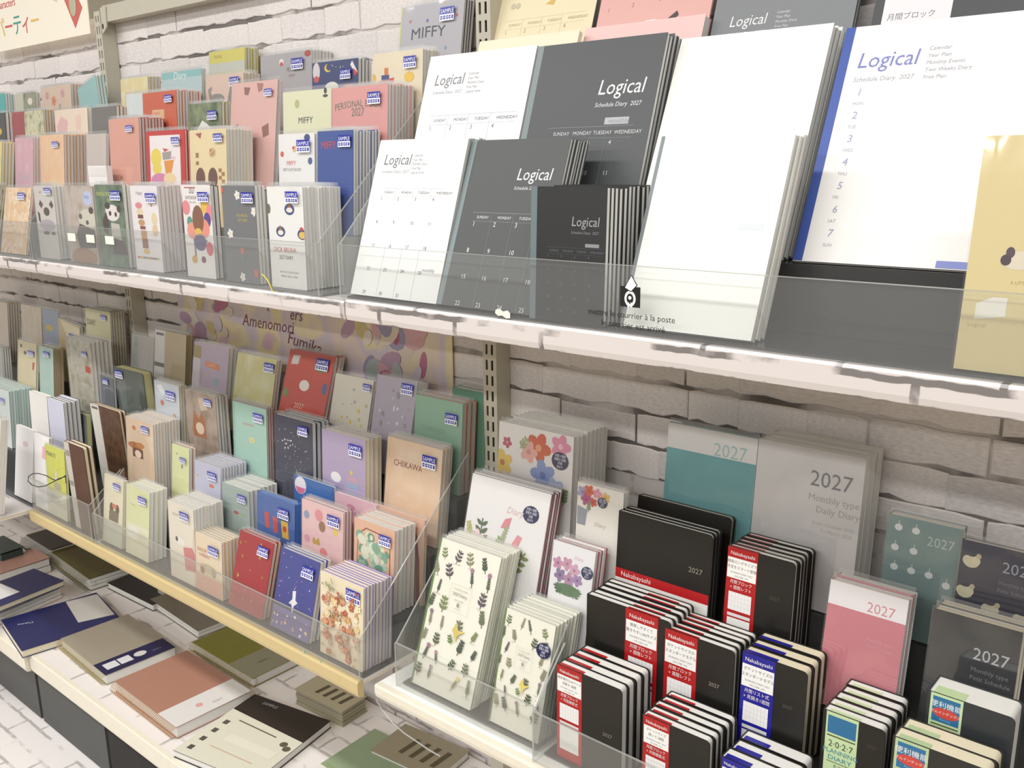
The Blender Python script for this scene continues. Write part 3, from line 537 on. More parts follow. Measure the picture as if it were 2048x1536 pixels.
S('A4', (746, 110), 846, 880, 'cream diary with red toy boat and yellow sun', 'ecdfc4', stick=(.66, .14, .24), art=[('p', [(.12, .56), (.44, .50), (.42, .66), (.34, .7), (.16, .7)], 'd0524a'), ('r', .18, .44, .34, .54, '3a4a86'), ('r', .24, .30, .32, .44, 'd9803f'), ('e', .74, .52, .1, .1, 'e6b93f'), ('s', .74, .52, .13, 'e6b93f'), ('e', .74, .52, .085, .085, 'eec94f'), ('e', .02, .5, .05, .1, 'e6b93f')])
# ---- back row
S('A5', (418, 106), 489, 518, 'yellow diary pack at the back of the upper shelf', 'd9cf6a', back='b4a53f', art=[('t', 'TRAVEL', .14, .2, .1, 'a89f4a'), ('r', 0, .34, 1, .6, 'c9cbc0')])
S('A5', (521, 114), 624, 672, 'grey diary with tiny red figures and dark title', 'b4b0b2', stick=(.64, .14, .22), art=[('t', 'PEANUTS', .52, .36, .10, '6a6f66', 'l', 0, .9), ('t', 'DIARY', .56, .46, .06, 'a4705a'), ('e', .42, .16, .045, .06, 'efeae6'), ('e', .42, .2, .03, .04, 'd0463f'), ('e', .92, .06, .06, .06, 'b4463c'), ('e', .22, .52, .04, .04, 'efeae6')])
S('A5', (804, 18), 930, 958, 'large grey diary with small stars and arched dark lettering', 'bab7bd', lean=9, stick=(.66, .12, .22), spine='d8d84a', art=[('t', 'MIFFY', .46, .52, .22, '40424a', 'c', 0, 1.25, .03), ('r', 0, 0, .014, 3, 'dcdc52'), ('s', .16, .24, .035, 'c9525a'), ('s', .44, .26, .04, '5560ac'), ('s', .90, .24, .035, 'c9525a'), ('s', .68, .02, .03, 'e0c04a'), ('s', .76, .72, .04, '6f94b4')], back='3c3224', dmax=.045)
# ---- large planners, front row
def cal(cols, ink, u0=.12, v0=.58, dx=.19, dy=.17, rows=5, num=.05, lines='c4c4c6', days=('SUNDAY', 'MONDAY', 'TUESDAY', 'WEDNESDAY')):
    out = [('r', u0 - .02, v0 - .06, u0 + dx * 4, v0 - .056, lines), ('r', u0 - .02, v0 + .025, u0 + dx * 4, v0 + .028, lines)]
    for i in range(4):
        if i: out.append(('r', u0 + dx * i - .03, v0 - .06, u0 + dx * i - .0275, v0 + dy * rows - .05, lines))
        out.append(('t', days[i], u0 + .03 + dx * i, v0, .036, ink))
        for r_ in range(rows):
            k = 1 + i + 7 * r_
            if k <= 31: out.append(('t', str(k), u0 + dx * i, v0 + .075 + dy * r_, num, ink))
    return out
def logical(ink, sub, u=.08, v=.28, s=.17, small=True, lu=.43, yr='Schedule Diary  2027', items=('Calendar', 'Year Plan', 'Monthly Diary', 'Free Plan', 'Logical Note')):
    out = [('t', 'Logical', u, v, s, ink, 'l', .12, .92), ('t', yr, u, v + s * .60, s * .29, sub, 'l', .15)]
    if small: out += [('t', x, lu, v - s * .55 + i * s * .30, s * .24, sub, 'l', .1) for i, x in enumerate(items)]
    return out
PL = dict(name='planner_book', cat='planner', sleeve=False, rough=.5)
S('B1', (762, 284), 938, 972, 'white planner with grey calendar print at the front corner', 'f5f5f3', back='8f9492', n=5, lean=18.5, art=logical('6c6d70', '96969a', .09, .28, .155) + cal(4, '77777a', .14, .60, .20, .26) + [('t', 'monthly', .78, 1.42, .05, 'a0a0a0')], **PL)
S('B1', (946, 285), 1143, 1182, 'charcoal planner with white title, front row', '4b4d4e', back='4b4d4e', lean=20.5, n=6, art=[('r', 0, 0, .055, 2, '7d8a8c')] + logical('e9e9e9', 'dcdcdc', .55, .40, .155, False) + cal(4, 'e3e3e3', .20, .78, .22, .26, 5, .06, '8c8e8f'), **PL)
S('B1', (1063, 374), 1215, 1300, 'small black planner with grey spine strip before the charcoal ones', '2a2b2c', back='2a2b2c', lean=2.2, n=10, dy=-.008, art=[('r', 0, 0, .085, 2, '6f7d80')] + logical('9fa1a3', '8a8c8e', .55, .50, .165, False) + [('r', .74, .72, .92, .765, '8d8f91')] + cal(4, '6f7174', .24, .84, .18, .18, 5, .045, '55585a'), **PL)
S('B1', (1324, 280), 1592, 1618, 'plain white planner standing tilted over the printed panel', 'f4f4ee', back='b4b0a8', lean=21.5, n=3, art=[('r', 0, 0, .03, 2, '7d8488'), ('t', 'Logical', .92, .38, .15, 'e6e8e8', 'r', .12), ('t', '2027', .86, .50, .06, 'e6e8e8'), ('r', .74, .62, .92, .665, 'd2d6dc'), ('t', 'DIARY', .76, .72, .04, 'dcdfe2')], **PL)
S('B1', (1970, 276), 2160, 2170, 'plain butter yellow planner at the frame edge', 'dccb94', lean=7.5, n=2, name='planner_book', cat='planner', rough=.5, art=[('p', [(.16, 1.78), (.34, 1.70), (.5, 1.70), (.5, 1.90), (.16, 1.95)], 'efebe2'), ('t', 'Logical', .09, 2.03, .07, 'c4b07a'), ('e', .56, 1.30, .2, .1, 'e0d6c0'), ('e', .46, 1.22, .05, .06, '4c3a44'), ('e', .42, 1.30, .06, .06, '3f3038'), ('t', 'A LITTLE', .50, 1.55, .05, 'b9a56c')])
# ---- second row
S('B2', (862, 116), 1075, 1082, 'white planner with grey calendar print standing behind the front one', 'f4f3f4', lean=18.5, n=2, art=logical('77777b', '9c9ca0', .09, .28, .135, lu=.42) + cal(4, '808084', .13, .62, .20, .25), **PL)
S('B2', (1078, 98), 1336, 1366, 'large charcoal planner with white title, second row', '505254', back='505254', lean=18.5, n=4, art=[('r', 0, 0, .05, 2, '7f8b8d')] + logical('ececec', 'e3e3e3', .56, .41, .15, False) + [('r', .66, .58, .84, .63, 'b4b4b8'), ('t', 'monthly', .69, .622, .05, '8d8d90')] + cal(4, 'dcdcdc', .24, .70, .16, .22, 5, .045, '808284'), **PL)
S('B2', (1364, 86), 1668, 1694, 'large blank white planner, second row', 'f6f6f0', lean=23.5, n=3, back='8a8c8e', **PL)
S('B2', (1694, 62), 2110, None, 'white planner with royal blue spine strip', 'f4f2ee', lean=24.0, n=1, art=[('r', 0, 0, .052, 2, '3f58a8')] + logical('7d84c4', 'a9a9b4', .10, .20, .108, True, .46, items=('Calendar', 'Year Plan', 'Monthly Events', 'Two Weeks Diary', 'Free Plan')) + [x for i in range(7) for x in (('t', str(i + 1), .135 + .003 * i, .33 + .108 * i, .050, 'a4a8c4', 'l', .1), ('t', ('MON', 'TUE', 'WED', 'THU', 'FRI', 'SAT', 'SUN')[i], .125 + .003 * i, .375 + .108 * i, .022, 'b4b4bc'))] + [('t', 'Logical', .10, 1.09, .042, '9aa0cc'), ('t', 'Schedule Diary 2027', .22, 1.09, .018, 'b4b4bc'), ('r', .72, 1.06, 1, 1.09, '7d88c8')], **PL)
# ---- third row
S('B3', (960, 88), 1160, 1168, 'plain cream planner behind the white ones', 'f0e8cc', lean=20, n=1, dy=-.025, **PL)
S('B3', (1014, -60), 1214, 1220, 'cream calendar planner near the slotted post', 'ecdfbc', lean=19, n=2, dy=.02, back='6a665a', art=cal(4, 'b9ad88', .12, .60, .2, .3, 2, .055, 'd9cda8') + [('e', .16, .40, .025, .03, 'c9c0a4'), ('e', .21, .40, .025, .03, 'c9c0a4'), ('p', [(.5, .42), (.6, .36), (.58, .44)], 'd9b45a')], **PL)
S('B3', (1172, 66), 1412, 1426, 'plain pale pink planner behind the charcoal one', 'efc9c4', lean=20, n=1, dy=-.006, back='a4746a', **PL)
S('B3', (1222, -90), 1452, None, 'pink calendar planner with white cat figures', 'e3b0a8', lean=19, n=1, dy=.02, art=[('e', .50, .68, .13, .05, 'f0ebe6'), ('e', .36, .74, .05, .05, 'f0ebe6'), ('p', [(.62, .66), (.72, .58), (.74, .62), (.64, .70)], '4a3f3c'), ('p', [(.32, .72), (.33, .66), (.37, .7)], '5a4438'), ('e', .90, .84, .05, .12, 'c98a5c'), ('t', '1', .08, .52, .05, 'b98a84'), ('t', '2', .3, .50, .05, 'b98a84'), ('t', '3', .54, .48, .05, 'b98a84')], **PL)
S('B3', (1449, -70), 1738, 1768, 'slate grey planner with white title at the top', '85878a', lean=19, n=3, dy=.012, back='5f615f', art=logical('ececec', 'e0e0e0', .13, .455, .105, lu=.47), **PL)
S('B3', (1770, -90), 2140, None, 'dark slate notebook with a white sample sheet', '4a4b4d', lean=19, n=1, dy=.02, art=[('r', .06, .2, .46, .62, 'efecee'), ('t', '月間ブロック', .09, .375, .042, '6f6f72'), ('r', .09, .40, .43, .403, 'b9b9bc'), ('r', .09, .46, .43, .463, 'c9c9cc')] + [('r', .09 + .057 * i, .40, .0925 + .057 * i, .6, 'c9c9cc') for i in range(7)], **PL)
# ---- middle shelf, cartoon diaries: front row
S('C1', (33, 850), 68, 74, 'thick white diary at the far end of the middle front row', 'eceaea', lean=9, n=1, th=.012, art=[('e', .55, .9, .16, .16, 'dcc4c6')], sleeve=False)
S('C1', (68, 866), 98, 104, 'white diary with a pink patch left of the yellow one', 'eeebec', lean=6, n=1, th=.012, art=[('p', [(.55, .7), (.98, .55), (1, 1.5), (.5, 1.5)], 'e6b4bc')], sleeve=False, back='a89f9c')
S('C1', (90, 888), 128, 134, 'bright yellow diary with dark title', 'dce05a', lean=4, n=1, art=[('t', 'PEANUTS', .04, .55, .24, '4a4a3c', 'l', 0, .8), ('p', [(.42, 1.7), (.46, 1.2), (.54, 1.2), (.6, 1.7)], 'e9e0d4'), ('e', .55, 2.0, .2, .22, 'b9b494'), ('r', 0, 2.35, 1, 4, 'e6e4d0'), ('e', .4, 2.8, .3, .25, 'c9c9bc')])
S('C1', (127, 882), 166, 186, 'dark brown hardcover diary with pale paper band', '5a3a2e', style='hard', lean=-1, n=2, th=.016, page=M_CREAM, sleeve=False, obi=(.0, .26, 'cfc9c0', [('r', .02, .42, .24, .72, '9a9590'), ('r', .02, 2.0, .24, 2.25, '9a9590')]))
S('C1', (209, 947), 247, 256, 'cream diary with a small dog picture, middle front row', 'e6dec4', lean=8, n=2, stick=(.55, .28, .34), art=[('e', .42, 1.62, .10, .26, '6a5a4c'), ('e', .72, 1.62, .10, .26, '6a5a4c'), ('e', .57, 1.5, .13, .12, 'd9806a'), ('p', [(.3, 1.8), (.5, 1.72), (.8, 1.8), (.78, 2.3), (.3, 2.3)], '857868'), ('r', .02, 2.4, .98, 4, 'ccd0bc')])
S('C1', (253, 968), 299, 336, 'pale green diary beside the dog diary', 'dfe2b4', lean=7, n=4, stick=(.58, .30, .34), art=[('t', 'Diary', .2, .85, .14, 'c4cc94'), ('r', .02, 1.6, .98, 4, 'e9e6c9'), ('e', .3, 2.0, .26, .3, 'efece0'), ('e', .68, 2.1, .2, .26, 'e6dcc0')])
S('C1', (335, 1000), 386, 446, 'cream diary with a pink roof drawing', 'ebe4d4', lean=3, stick=(.52, .22, .34), art=[('t', 'PEANUTS', .18, .5, .12, 'b9b09c'), ('p', [(.55, 1.62), (.9, 1.5), (1, 1.75), (1, 2.4), (.6, 2.5)], 'd9868a'), ('e', .42, 1.45, .2, .16, 'f4f0e8'), ('e', .3, 1.4, .05, .1, '4a4440')])
S('C1', (387, 1062), 443, 484, 'small cream diary with red lettering and pink lower half', 'ecdcc0', lean=4, back='d0b070', stick=(.58, .26, .34), art=[('t', 'SNOOPY', .12, .62, .16, 'c4625a', 'l', 0, .85), ('t', '& FRIENDS', .2, .78, .13, 'c4625a', 'l', 0, .85), ('r', .02, 1.45, .98, 3, 'e3b09c'), ('e', .5, 1.15, .32, .16, 'cfc0a4'), ('e', .3, 1.25, .08, .14, 'a4604f'), ('e', .7, 1.22, .08, .16, 'b4a08a')])
S('C1', (481, 1062), 549, 566, 'red diary with faint gold ornaments', 'a8272c', lean=16, n=2, page=M_CREAM, back='8f2026', stick=(.62, .20, .30), art=[('d', 9, 14, ['b4663c', 'b8743f'], .03, .07, .08, .15, .9, 2.4, 'f')])
S('C1', (564, 1096), 641, 662, 'deep blue starry diary with a white bird', '3f4494', lean=15, n=3, stick=(.62, .22, .30), art=[('r', 0, 1.38, 1, 1.46, '2c2c40'), ('r', 0, 1.46, 1, 3, '6a5f9c'), ('p', [(.44, .95), (.52, .92), (.54, 1.15), (.6, 1.2), (.52, 1.3), (.5, 1.5), (.46, 1.3), (.38, 1.28), (.46, 1.15)], 'f2f0ee'), ('d', 12, 26, ['e6e6f2', 'c9c9e9', 'e3a0b0'], .006, .016, .05, .1, .95, 1.3), ('d', 13, 60, ['e9c25a', 'efe6cc', 'f3e9e9', 'd9a08a'], .012, .04, .04, 1.55, .96, 2.6)])
S('C1', (641, 1142), 727, 786, 'cream diary with dense autumn flowers and gold numerals', 'e6d9bc', lean=4.5, th=.0068, stick=(.62, .14, .32), sleeve=False, back='8f6fa8', art=[('d', 21, 46, ['c98a5c', 'd0a070', 'b4624c', 'e0c9a0', 'efe0c4', 'c99c84'], .04, .10, .06, .45, .96, 1.0, 'f'), ('t', '2027', .22, .97, .22, '9a7444', 'l', 0, .95), ('d', 22, 60, ['c4785c', 'd79a7c', 'dcae94', 'c99074', 'b9a890'], .035, .1, .04, 1.05, .96, 2.0, 'f'), ('d', 23, 8, ['8f9474'], .1, .16, .05, .12, .5, .4, 'g'), ('d', 24, 5, ['b4524a'], .03, .05, .4, .12, .9, .4, 'f')])
# ---- second row
S('C2', (132, 818), 171, 183, 'slate blue hardcover diary behind the brown one', '7f8690', dy=.022, lean=4, n=1, page=paint('d8d69a', .7, 'paper'), th=.018, stick=(.58, .22, .26), art=[('r', .02, .5, .98, 2.5, '8f959c')])
S('C2', (180, 806), 237, 252, 'crackled brown hardcover diary with white paper band', '4f3528', style='hard', lean=-2, n=2, th=.017, page=M_CREAM, sleeve=False, obi=(.0, .30, 'dedad2', [('r', .05, .08, .26, .16, '6a655f')]), mat=wash('crackled_leather', ['452e24', '5c4030', '6b4c3a'], 60, .3), dy=.01)
S('C2', (251, 832), 306, 363, 'peach diary with mushroom and toast drawings', 'e3c9ae', lean=4, stick=(.62, .16, .26), art=[('e', .3, .34, .07, .08, 'c9804f'), ('e', .32, .98, .26, .13, 'b4713c'), ('e', .5, .92, .16, .1, 'c98a4f'), ('r', .22, 1.06, .6, 1.38, '7a4a38'), ('e', .42, 1.25, .12, .14, 'efe0cc'), ('p', [(.5, .1), (1, .1), (1, 1.4), (.8, .8)], 'ead4bc')])
S('C2', (344, 888), 378, 394, 'pale lime diary with tiny blue marks', 'dfe3ae', lean=6, n=2, back='a4604f', stick=(.55, .6, .34), art=[('e', .3, .5, .05, .05, '8a94a8'), ('e', .6, 1.15, .05, .12, '7f86a0')])
S('C2', (389, 920), 441, 522, 'lavender diary with small orange sprigs', 'c6c6dc', lean=5, back='9a94b4', stick=(.56, .24, .32), art=[('e', .66, .78, .1, .07, 'd9804f'), ('e', .12, .55, .04, .05, 'e0b070'), ('e', .72, 1.4, .06, .1, 'efe6c0'), ('e', .12, 1.25, .04, .06, 'd9a04a')])
S('C2', (444, 964), 498, 575, 'grey-green diary with red fruit at the bottom', 'a4b4ae', lean=3, n=7, stick=(.62, .22, .30), art=[('e', .5, .95, .1, .06, 'b4504a'), ('e', .72, .95, .14, .05, '9fae8a'), ('r', 0, .7, 1, .74, '97a8a2')])
S('C2', (514, 984), 590, 600, 'bright blue diary with red and yellow shapes', '3f66ac', lean=5, n=1, th=.02, stick=(.60, .20, .28), page=paint('4f7cc4', .4), art=[('p', [(.2, .45), (.32, .45), (.34, .85), (.24, .85)], 'd0463f'), ('p', [(.42, .5), (.55, .5), (.57, .9), (.46, .9)], 'd0524a'), ('p', [(.64, .52), (.82, .52), (.85, .95), (.68, .95)], 'e0b43f'), ('e', .74, .72, .05, .08, 'c94a3f')])
S('C2', (604, 998), 687, 706, 'pink diary with balloons and a small crown', 'e9c4c4', lean=5, n=3, back='9a5f6e', stick=(.66, .14, .28), art=[('e', .12, .34, .07, .10, '8fa0bc'), ('e', .42, .26, .10, .14, 'e0949c'), ('e', .5, .5, .08, .13, '9a7058'), ('e', .82, .52, .06, .08, 'e3cf5a'), ('p', [(.26, .92), (.3, .8), (.36, .88), (.42, .78), (.46, .96), (.3, .98)], 'c4a04a'), ('e', .54, 1.1, .09, .11, 'e0868c'), ('e', .14, .9, .07, .09, 'dca0b4')])
S('C2', (709, 1035), 790, 832, 'peach diary with green foliage inside a brown scalloped border', 'e6b89c', lean=5, n=5, stick=(.66, .18, .28), art=[('p', [(.08, .9), (.1, .35), (.3, .16), (.7, .2), (.9, .4), (.92, 2), (.06, 2)], '8a4a3a'), ('p', [(.10, .9), (.12, .37), (.31, .19), (.69, .23), (.88, .42), (.89, 2), (.08, 2)], 'e6bd9f'), ('d', 31, 60, ['7fae94', '9cc4a8', '6f9c84', 'b4d4bc', 'dfe3cc'], .04, .12, .12, .3, .86, 1.1)])
S('C2', (589, 950), 668, None, 'blue diary with a round white and pink sticker', '2f6ab0', lean=5, n=1, dy=.048, art=[('e', .16, .22, .15, .22, 'efe9ee'), ('p', [(.03, .27), (.29, .27), (.24, .40), (.16, .44), (.08, .40)], 'e0779c')])
S('C2', (670, 984), 752, None, 'pale pink diary hidden behind the balloon diary', 'e3bcc6', lean=5, n=1, dy=.048, art=[('e', .4, .25, .1, .07, 'd08aa4')])
S('C2', (748, 1008), 850, None, 'second scalloped peach diary behind the green foliage one', 'dfb59c', lean=5, n=1, dy=.054, art=[('p', [(.04, .2), (.5, .1), (.85, .3), (.92, .8), (.94, 2), (.88, 2), (.86, .8), (.8, .36), (.5, .16), (.06, .26)], '8a4a3a'), ('d', 33, 20, ['8fae94', 'a4bca4'], .04, .1, .2, .4, .8, 1.0)])
# ---- third row
S('C3', (228, 733), 285, 303, 'dark teal hardcover diary in plastic', '4f5a54', style='hard', lean=-1, n=1, th=.03, page=paint('c9c494', .7, 'paper'), stick=(.05, .10, .28), art=[('r', .08, .35, .34, 1.5, '66706a')])
S('C3', (200, 750), 226, None, 'dark blue-grey diary with a blank label', '6a6f78', n=1, lean=3, stick=(.3, .2, .4))
S('C3', (308, 760), 357, 373, 'pale blue-grey diary with snowman print', 'cdd3da', lean=3, n=3, page=M_CREAM, stick=(.52, .30, .36), art=[('p', [(.08, .2), (.3, .1), (.45, .5), (.3, .5)], 'e9ebee'), ('e', .3, .85, .07, .12, 'd98060'), ('e', .78, 1.25, .06, .08, 'c98a70'), ('e', .5, .6, .12, .14, 'aebccc')])
S('C3', (370, 778), 430, 455, 'brown photo diary with a fox-coloured animal', '9f8d80', lean=1, n=4, back='8f9494', mat=wash('fox_backdrop_photo', ['8a776a', 'a89688', 'b9a698'], 25), stick=(.66, .14, .24), art=[('p', [(.16, 1.3), (.25, .62), (.4, .9), (.52, .6), (.62, 1.0), (.62, 1.5), (.2, 1.5)], 'a8693a'), ('e', .42, 1.2, .14, .2, 'e0cdb8'), ('p', [(.4, .2), (.7, .12), (.72, .5), (.5, .6)], 'cbb8a8')])
S('C3', (465, 802), 532, 547, 'mint green diary with small pink lettering', 'a8cdbf', lean=3.5, n=3, back='a4605a', stick=(.66, .18, .28), art=[('t', 'moomin', .30, .62, .13, 'd98a94', 'l', .1), ('e', .56, 1.02, .08, .08, 'e6dca0'), ('e', .56, 1.02, .045, .045, 'd9c46a'), ('r', 0, 0, .06, 2, '97c0b2')])
S('C3', (549, 828), 624, 660, 'dark navy diary with scattered white dots', '33374e', lean=3.5, n=4, back='3f5a66', stick=(.66, .14, .26), art=[('d', 41, 40, ['d8dae6', 'a4a8bc'], .006, .016, .05, .3, .95, 1.4), ('d', 42, 10, ['e3e3ea'], .015, .025, .2, .6, .5, .85)])
S('C3', (644, 858), 731, 764, 'soft purple diary with a small house drawing', 'b4a4c4', lean=3.5, n=4, page=M_CREAM, stick=(.66, .16, .28), art=[('p', [(.56, 1.0), (.6, .9), (.82, .92), (.86, 1.05)], 'c9a4b4'), ('r', .58, 1.05, .84, 1.3, '9fb0cc'), ('e', .32, 1.02, .12, .12, 'f0eef0'), ('e', .68, .82, .03, .05, 'e6c94a'), ('r', 0, 1.2, 1, 1.26, 'b9a9c9')])
S('C3', (776, 873), 886, 936, 'light peach diary with brown hand-drawn title', 'e9cdb0', lean=8, n=7, dy=.024, stick=(.68, .16, .24), mat=wash('peach_paper', ['ead0b4', 'e6c8a8', 'eed8c0'], 18), art=[('t', 'CHIIKAWA', .14, .48, .145, '8f3f3a', 'l', 0, .9), ('r', 0, 1.28, 1, 2, 'efdcc4')])
# ---- back row
S('C4', (264, 668), 309, 314, 'grey notebook refill in clear bag', 'b4b0ac', lean=9, n=1, art=[('r', .08, .12, .3, 1.4, 'a4aaa4'), ('e', .2, .45, .06, .06, '8a9490')])
S('C4', (310, 660), 373, 386, 'kraft brown notebook with white paper band', 'b9a888', lean=8, n=1, th=.016, obi=(0.02, .34, 'dad7d2', [('r', .06, .08, .30, .16, '6f6c68'), ('r', 0.02, 1.02, .34, 1.15, '6a6660')]), page=paint('a89c78', .7, 'paper'))
S('C4', (389, 684), 459, 476, 'lilac diary with small orange badge', 'b9a9b9', lean=10, n=2, art=[('r', .0, .1, .22, .45, 'a4945f'), ('r', 0, .45, .22, 1.3, 'd2c8ca'), ('p', [(.36, .48), (.76, .52), (.78, .68), (.38, .64)], 'd98a62'), ('t', 'DIARY', .42, .62, .12, 'efb894'), ('s', .38, .85, .06, 'd9c04a'), ('p', [(.6, 1.0), (.7, .86), (.78, 1.0), (.68, 1.16)], '9aaeb0')])
S('C4', (476, 706), 554, 566, 'pale yellow marbled diary in glossy sleeve', 'd6d2a8', lean=13, n=2, stick=(.74, .12, .24), mat=wash('yellow_marble', ['d9d6b0', 'cfc88c', 'e3e0c4'], 14))
S('C4', (581, 700), 671, 692, 'orange-red diary with small animal and date', 'c9503f', lean=18, n=3, stick=(.66, .10, .26), art=[('t', '2027', .32, 1.22, .14, 'e9c9b0'), ('e', .46, .72, .11, .12, 'efe6dc'), ('p', [(.1, .12), (.26, .1), (.24, .3), (.08, .32)], 'd9d4ce'), ('e', .75, .28, .15, .1, '6f8f5a'), ('e', .9, .7, .05, .12, '4f6a9a'), ('e', .08, .95, .06, .1, '7a8f4f')])
S('C4', (672, 748), 748, 754, 'cream floral diary with bright glare', 'dcd6c6', lean=14, n=1, stick=(.78, .12, .2), art=[('d', 51, 12, ['c9b98a', 'a9aab0', 'd9c9a0', 'e6c94a'], .02, .05, .1, .3, .9, 1.2, 'f')])
S('C4', (756, 755), 836, 860, 'greyish lavender diary with tiny white sprigs', 'b0a8b6', lean=13, n=1, stick=(.66, .10, .28), art=[('d', 52, 16, ['dedae0', 'c4c4cc', '8f9094'], .03, .06, .1, .3, .9, 1.2, 'f')])
S('C4', (831, 790), 926, 955, 'sea green diary with faint title, back of middle shelf', '8fb49c', lean=5, n=3, dy=.012, stick=(.68, .24, .24), back='b4624f', page=paint('c9c2bb', .7, 'paper'), art=[('t', 'CHIIKAWA', .16, .70, .14, '7fa48c', 'l', 0, .9)])
S('C4', (905, 775), 972, 994, 'dark green diary edge standing against the slotted post', '5f9478', lean=4, n=2, dy=.055, dmax=.03)
# ---- far end of the middle shelf (next bay)
S('C4', (-20, 600), 14, 40, 'beige diary stack by the far wall, at the frame edge', 'd6c8b8', lean=5, back='8f7a52')
S('C4', (42, 609), 82, None, 'off-white diary by the far wall with faint script', 'd4c6b4', lean=5, n=1, mat=wash('faint_script', ['d9ccba', 'cbbba6'], 40))
S('C4', (84, 618), 116, None, 'dusty blue diary with a yellow shape', '9aa4b4', lean=4, n=1, art=[('e', .4, 1.1, .24, .2, 'd0b45a')])
S('C4', (110, 634), 152, 168, 'tan diary with cream corner, leaning', 'cbb890', lean=2, n=2, roll=6, stick=(.55, .5, .34), back='4a3a2a', art=[('p', [(.1, .05), (.98, .1), (.98, .9), (.45, .85)], 'e3d6b8')])
S('C4', (170, 616), 219, 250, 'cream diary with bold dark title', 'd9d2a8', lean=3, stick=(.68, .16, .22), back='8a7a50', art=[('t', 'DIARY', .05, .66, .27, '3f3a2c', 'l', 0, .72)])
S('C3', (-25, 690), 3, 22, 'grey diary stack at the far end of the third row', 'a8a8a4', lean=4, n=4, back='7a7c78')
S('C3', (36, 680), 73, None, 'cream diary with red mark, far end of the third row', 'dcd0ac', lean=8, n=1, stick=(.62, .42, .3), art=[('p', [(.8, 1.0), (.92, 1.0), (.88, 1.4), (.8, 1.4)], 'c4583f'), ('e', .4, .6, .08, .1, '6a6250'), ('e', .18, .28, .05, .1, '5f5a48')])
S('C3', (78, 692), 106, 127, 'aqua green diary beside the grey forest diary', 'b4cdc4', lean=6, n=3, stick=(.4, .3, .4), back='a4835a', page=paint('bda888', .7, 'paper'))
S('C3', (131, 675), 181, 222, 'grey forest print diary with red square', 'b0aa98', lean=2, n=5, mat=wash('grey_forest', ['9a9480', 'b4ae9c', 'c4bfb0', '8f8a78'], 35), stick=(.66, .4, .2), dy=-.01, art=[('p', [(.72, .95), (.9, .97), (.9, 1.22), (.70, 1.2)], 'c04a38')])
S('C2', (-45, 762), 17, 88, 'white diary with mint pages at the frame edge', 'dde6e4', lean=4, stick=(.72, .28, .16), page=paint('b9cbc6', .6, 'paper'), back='cfdcd8')
S('C2', (58, 782), 93, 104, 'white spiral notebook on the middle shelf', 'e9e6e2', lean=3, n=1, sleeve=False, name='spiral_notebook', cat='notebook', dy=-.01)
S('C2', (94, 796), 126, 172, 'pale lavender spiral notebook with dark rings', 'd2d2e4', lean=2, n=4, sleeve=False, name='spiral_notebook', cat='notebook', back='3f4052', dy=-.02, dmax=.04)
S('C1', (-30, 828), 2, 18, 'off-white diary cut by the frame edge, next bay', 'ece6e0', lean=10, n=3, dy=-.09, z=.717)
# elastic band loop hanging before the yellow diary
pts = [onY(p, -.312) for p in ((132, 966), (131, 953), (118, 957), (106, 964), (90, 972), (76, 974), (64, 970), (56, 962), (57, 953), (66, 947), (78, 947), (92, 951), (104, 958), (112, 961), (122, 957), (131, 951))]
mb = MB(); tube(mb, pts, .0011, paint('2e2a26', .6)); eo = mb.build('elastic_band'); tag(eo, 'thin black elastic loop hanging before the yellow diary', 'elastic band')

# ---- floral diaries
HC = ['4f5a3c', '6a7350', '7d8a52', '5a4a52', '8f8a6c', '3f4a34']
def herbs(seed, vmax=2.9):
    rr = random.Random(seed); out = []
    v = .20; k = 0
    while v < vmax:
        for u in ((.12, .34, .58, .84) if k % 2 == 0 else (.06, .26, .66, .90)):
            if .30 < u < .68 and .62 < v < 1.12: continue
            s = rr.uniform(.19, .28); out.append(('g', u + rr.uniform(-.03, .03), v + .12, s, rr.uniform(1.1, 2.0), rr.choice(HC), rr.choice((0, 1, 2, 5)), rr.choice(('b48ca0', 'a87a94', 'd9c46a', '8f6f84'))))
            if rr.random() < .5: out.append(('t', rr.choice(('Lavandula', 'Thyme', 'Mint', 'Sage')), u - .05, v + .14, .035, 'bcb9a4', 'l', .2))
        v += .27; k += 1
    out += [('p', [(.50, 1.32), (.56, 1.18), (.60, 1.30), (.70, 1.28), (.60, 1.38), (.58, 1.5), (.54, 1.38)], 'd9c66a'), ('g', .52, 1.55, .16, 2.0, '5f7a3c', 0)]
    return out
def boxed(s=1.0): return [('r', .34, .62, .68, .624, 'c9c6b4'), ('r', .34, 1.04, .68, 1.044, 'c9c6b4'), ('r', .34, .62, .344, 1.04, 'c9c6b4'), ('r', .676, .62, .68, 1.04, 'c9c6b4'), ('t', 'BOTANICAL HERBS', .51, .70, .03, '9a9884', 'c'), ('t', '2027 Diary', .51, .79, .062, '6f6d5a', 'c'), ('t', '2026.10-2028.3', .51, .87, .03, '9a9884', 'c'), ('g', .51, .97, .08, 1.57, '6a6a58', 0), ('t', 'BOTANICAL', .51, 1.0, .022, '9a9884', 'c')]
DOT = [('e', 0, 0, .14, .14, '1f2050')]
def dot(u, v, r=.13):
    out = [('e', u, v, r, r * 1.05, '20214c')]
    for i, tx in enumerate(('月間＋週間', '見開き1週間', '月曜', '始まり')): out.append(('t', tx, u, v - r * .45 + i * r * .42, r * .36, 'e3e3f0', 'c', 0, .8))
    return out
S('D1', (882, 1077), 1003, 1063, 'tall cream diary with botanical herb pattern and green spine', 'f3f1e2', lean=19.5, dy=.0, sleeve=True, fringe=.006, page=paint('dfe3cc', .6, 'paper'), spine='5f7f3c', art=[('r', 0, 0, .03, 3, '68863f')] + herbs(1) + boxed(), dmax=.046, n=8)
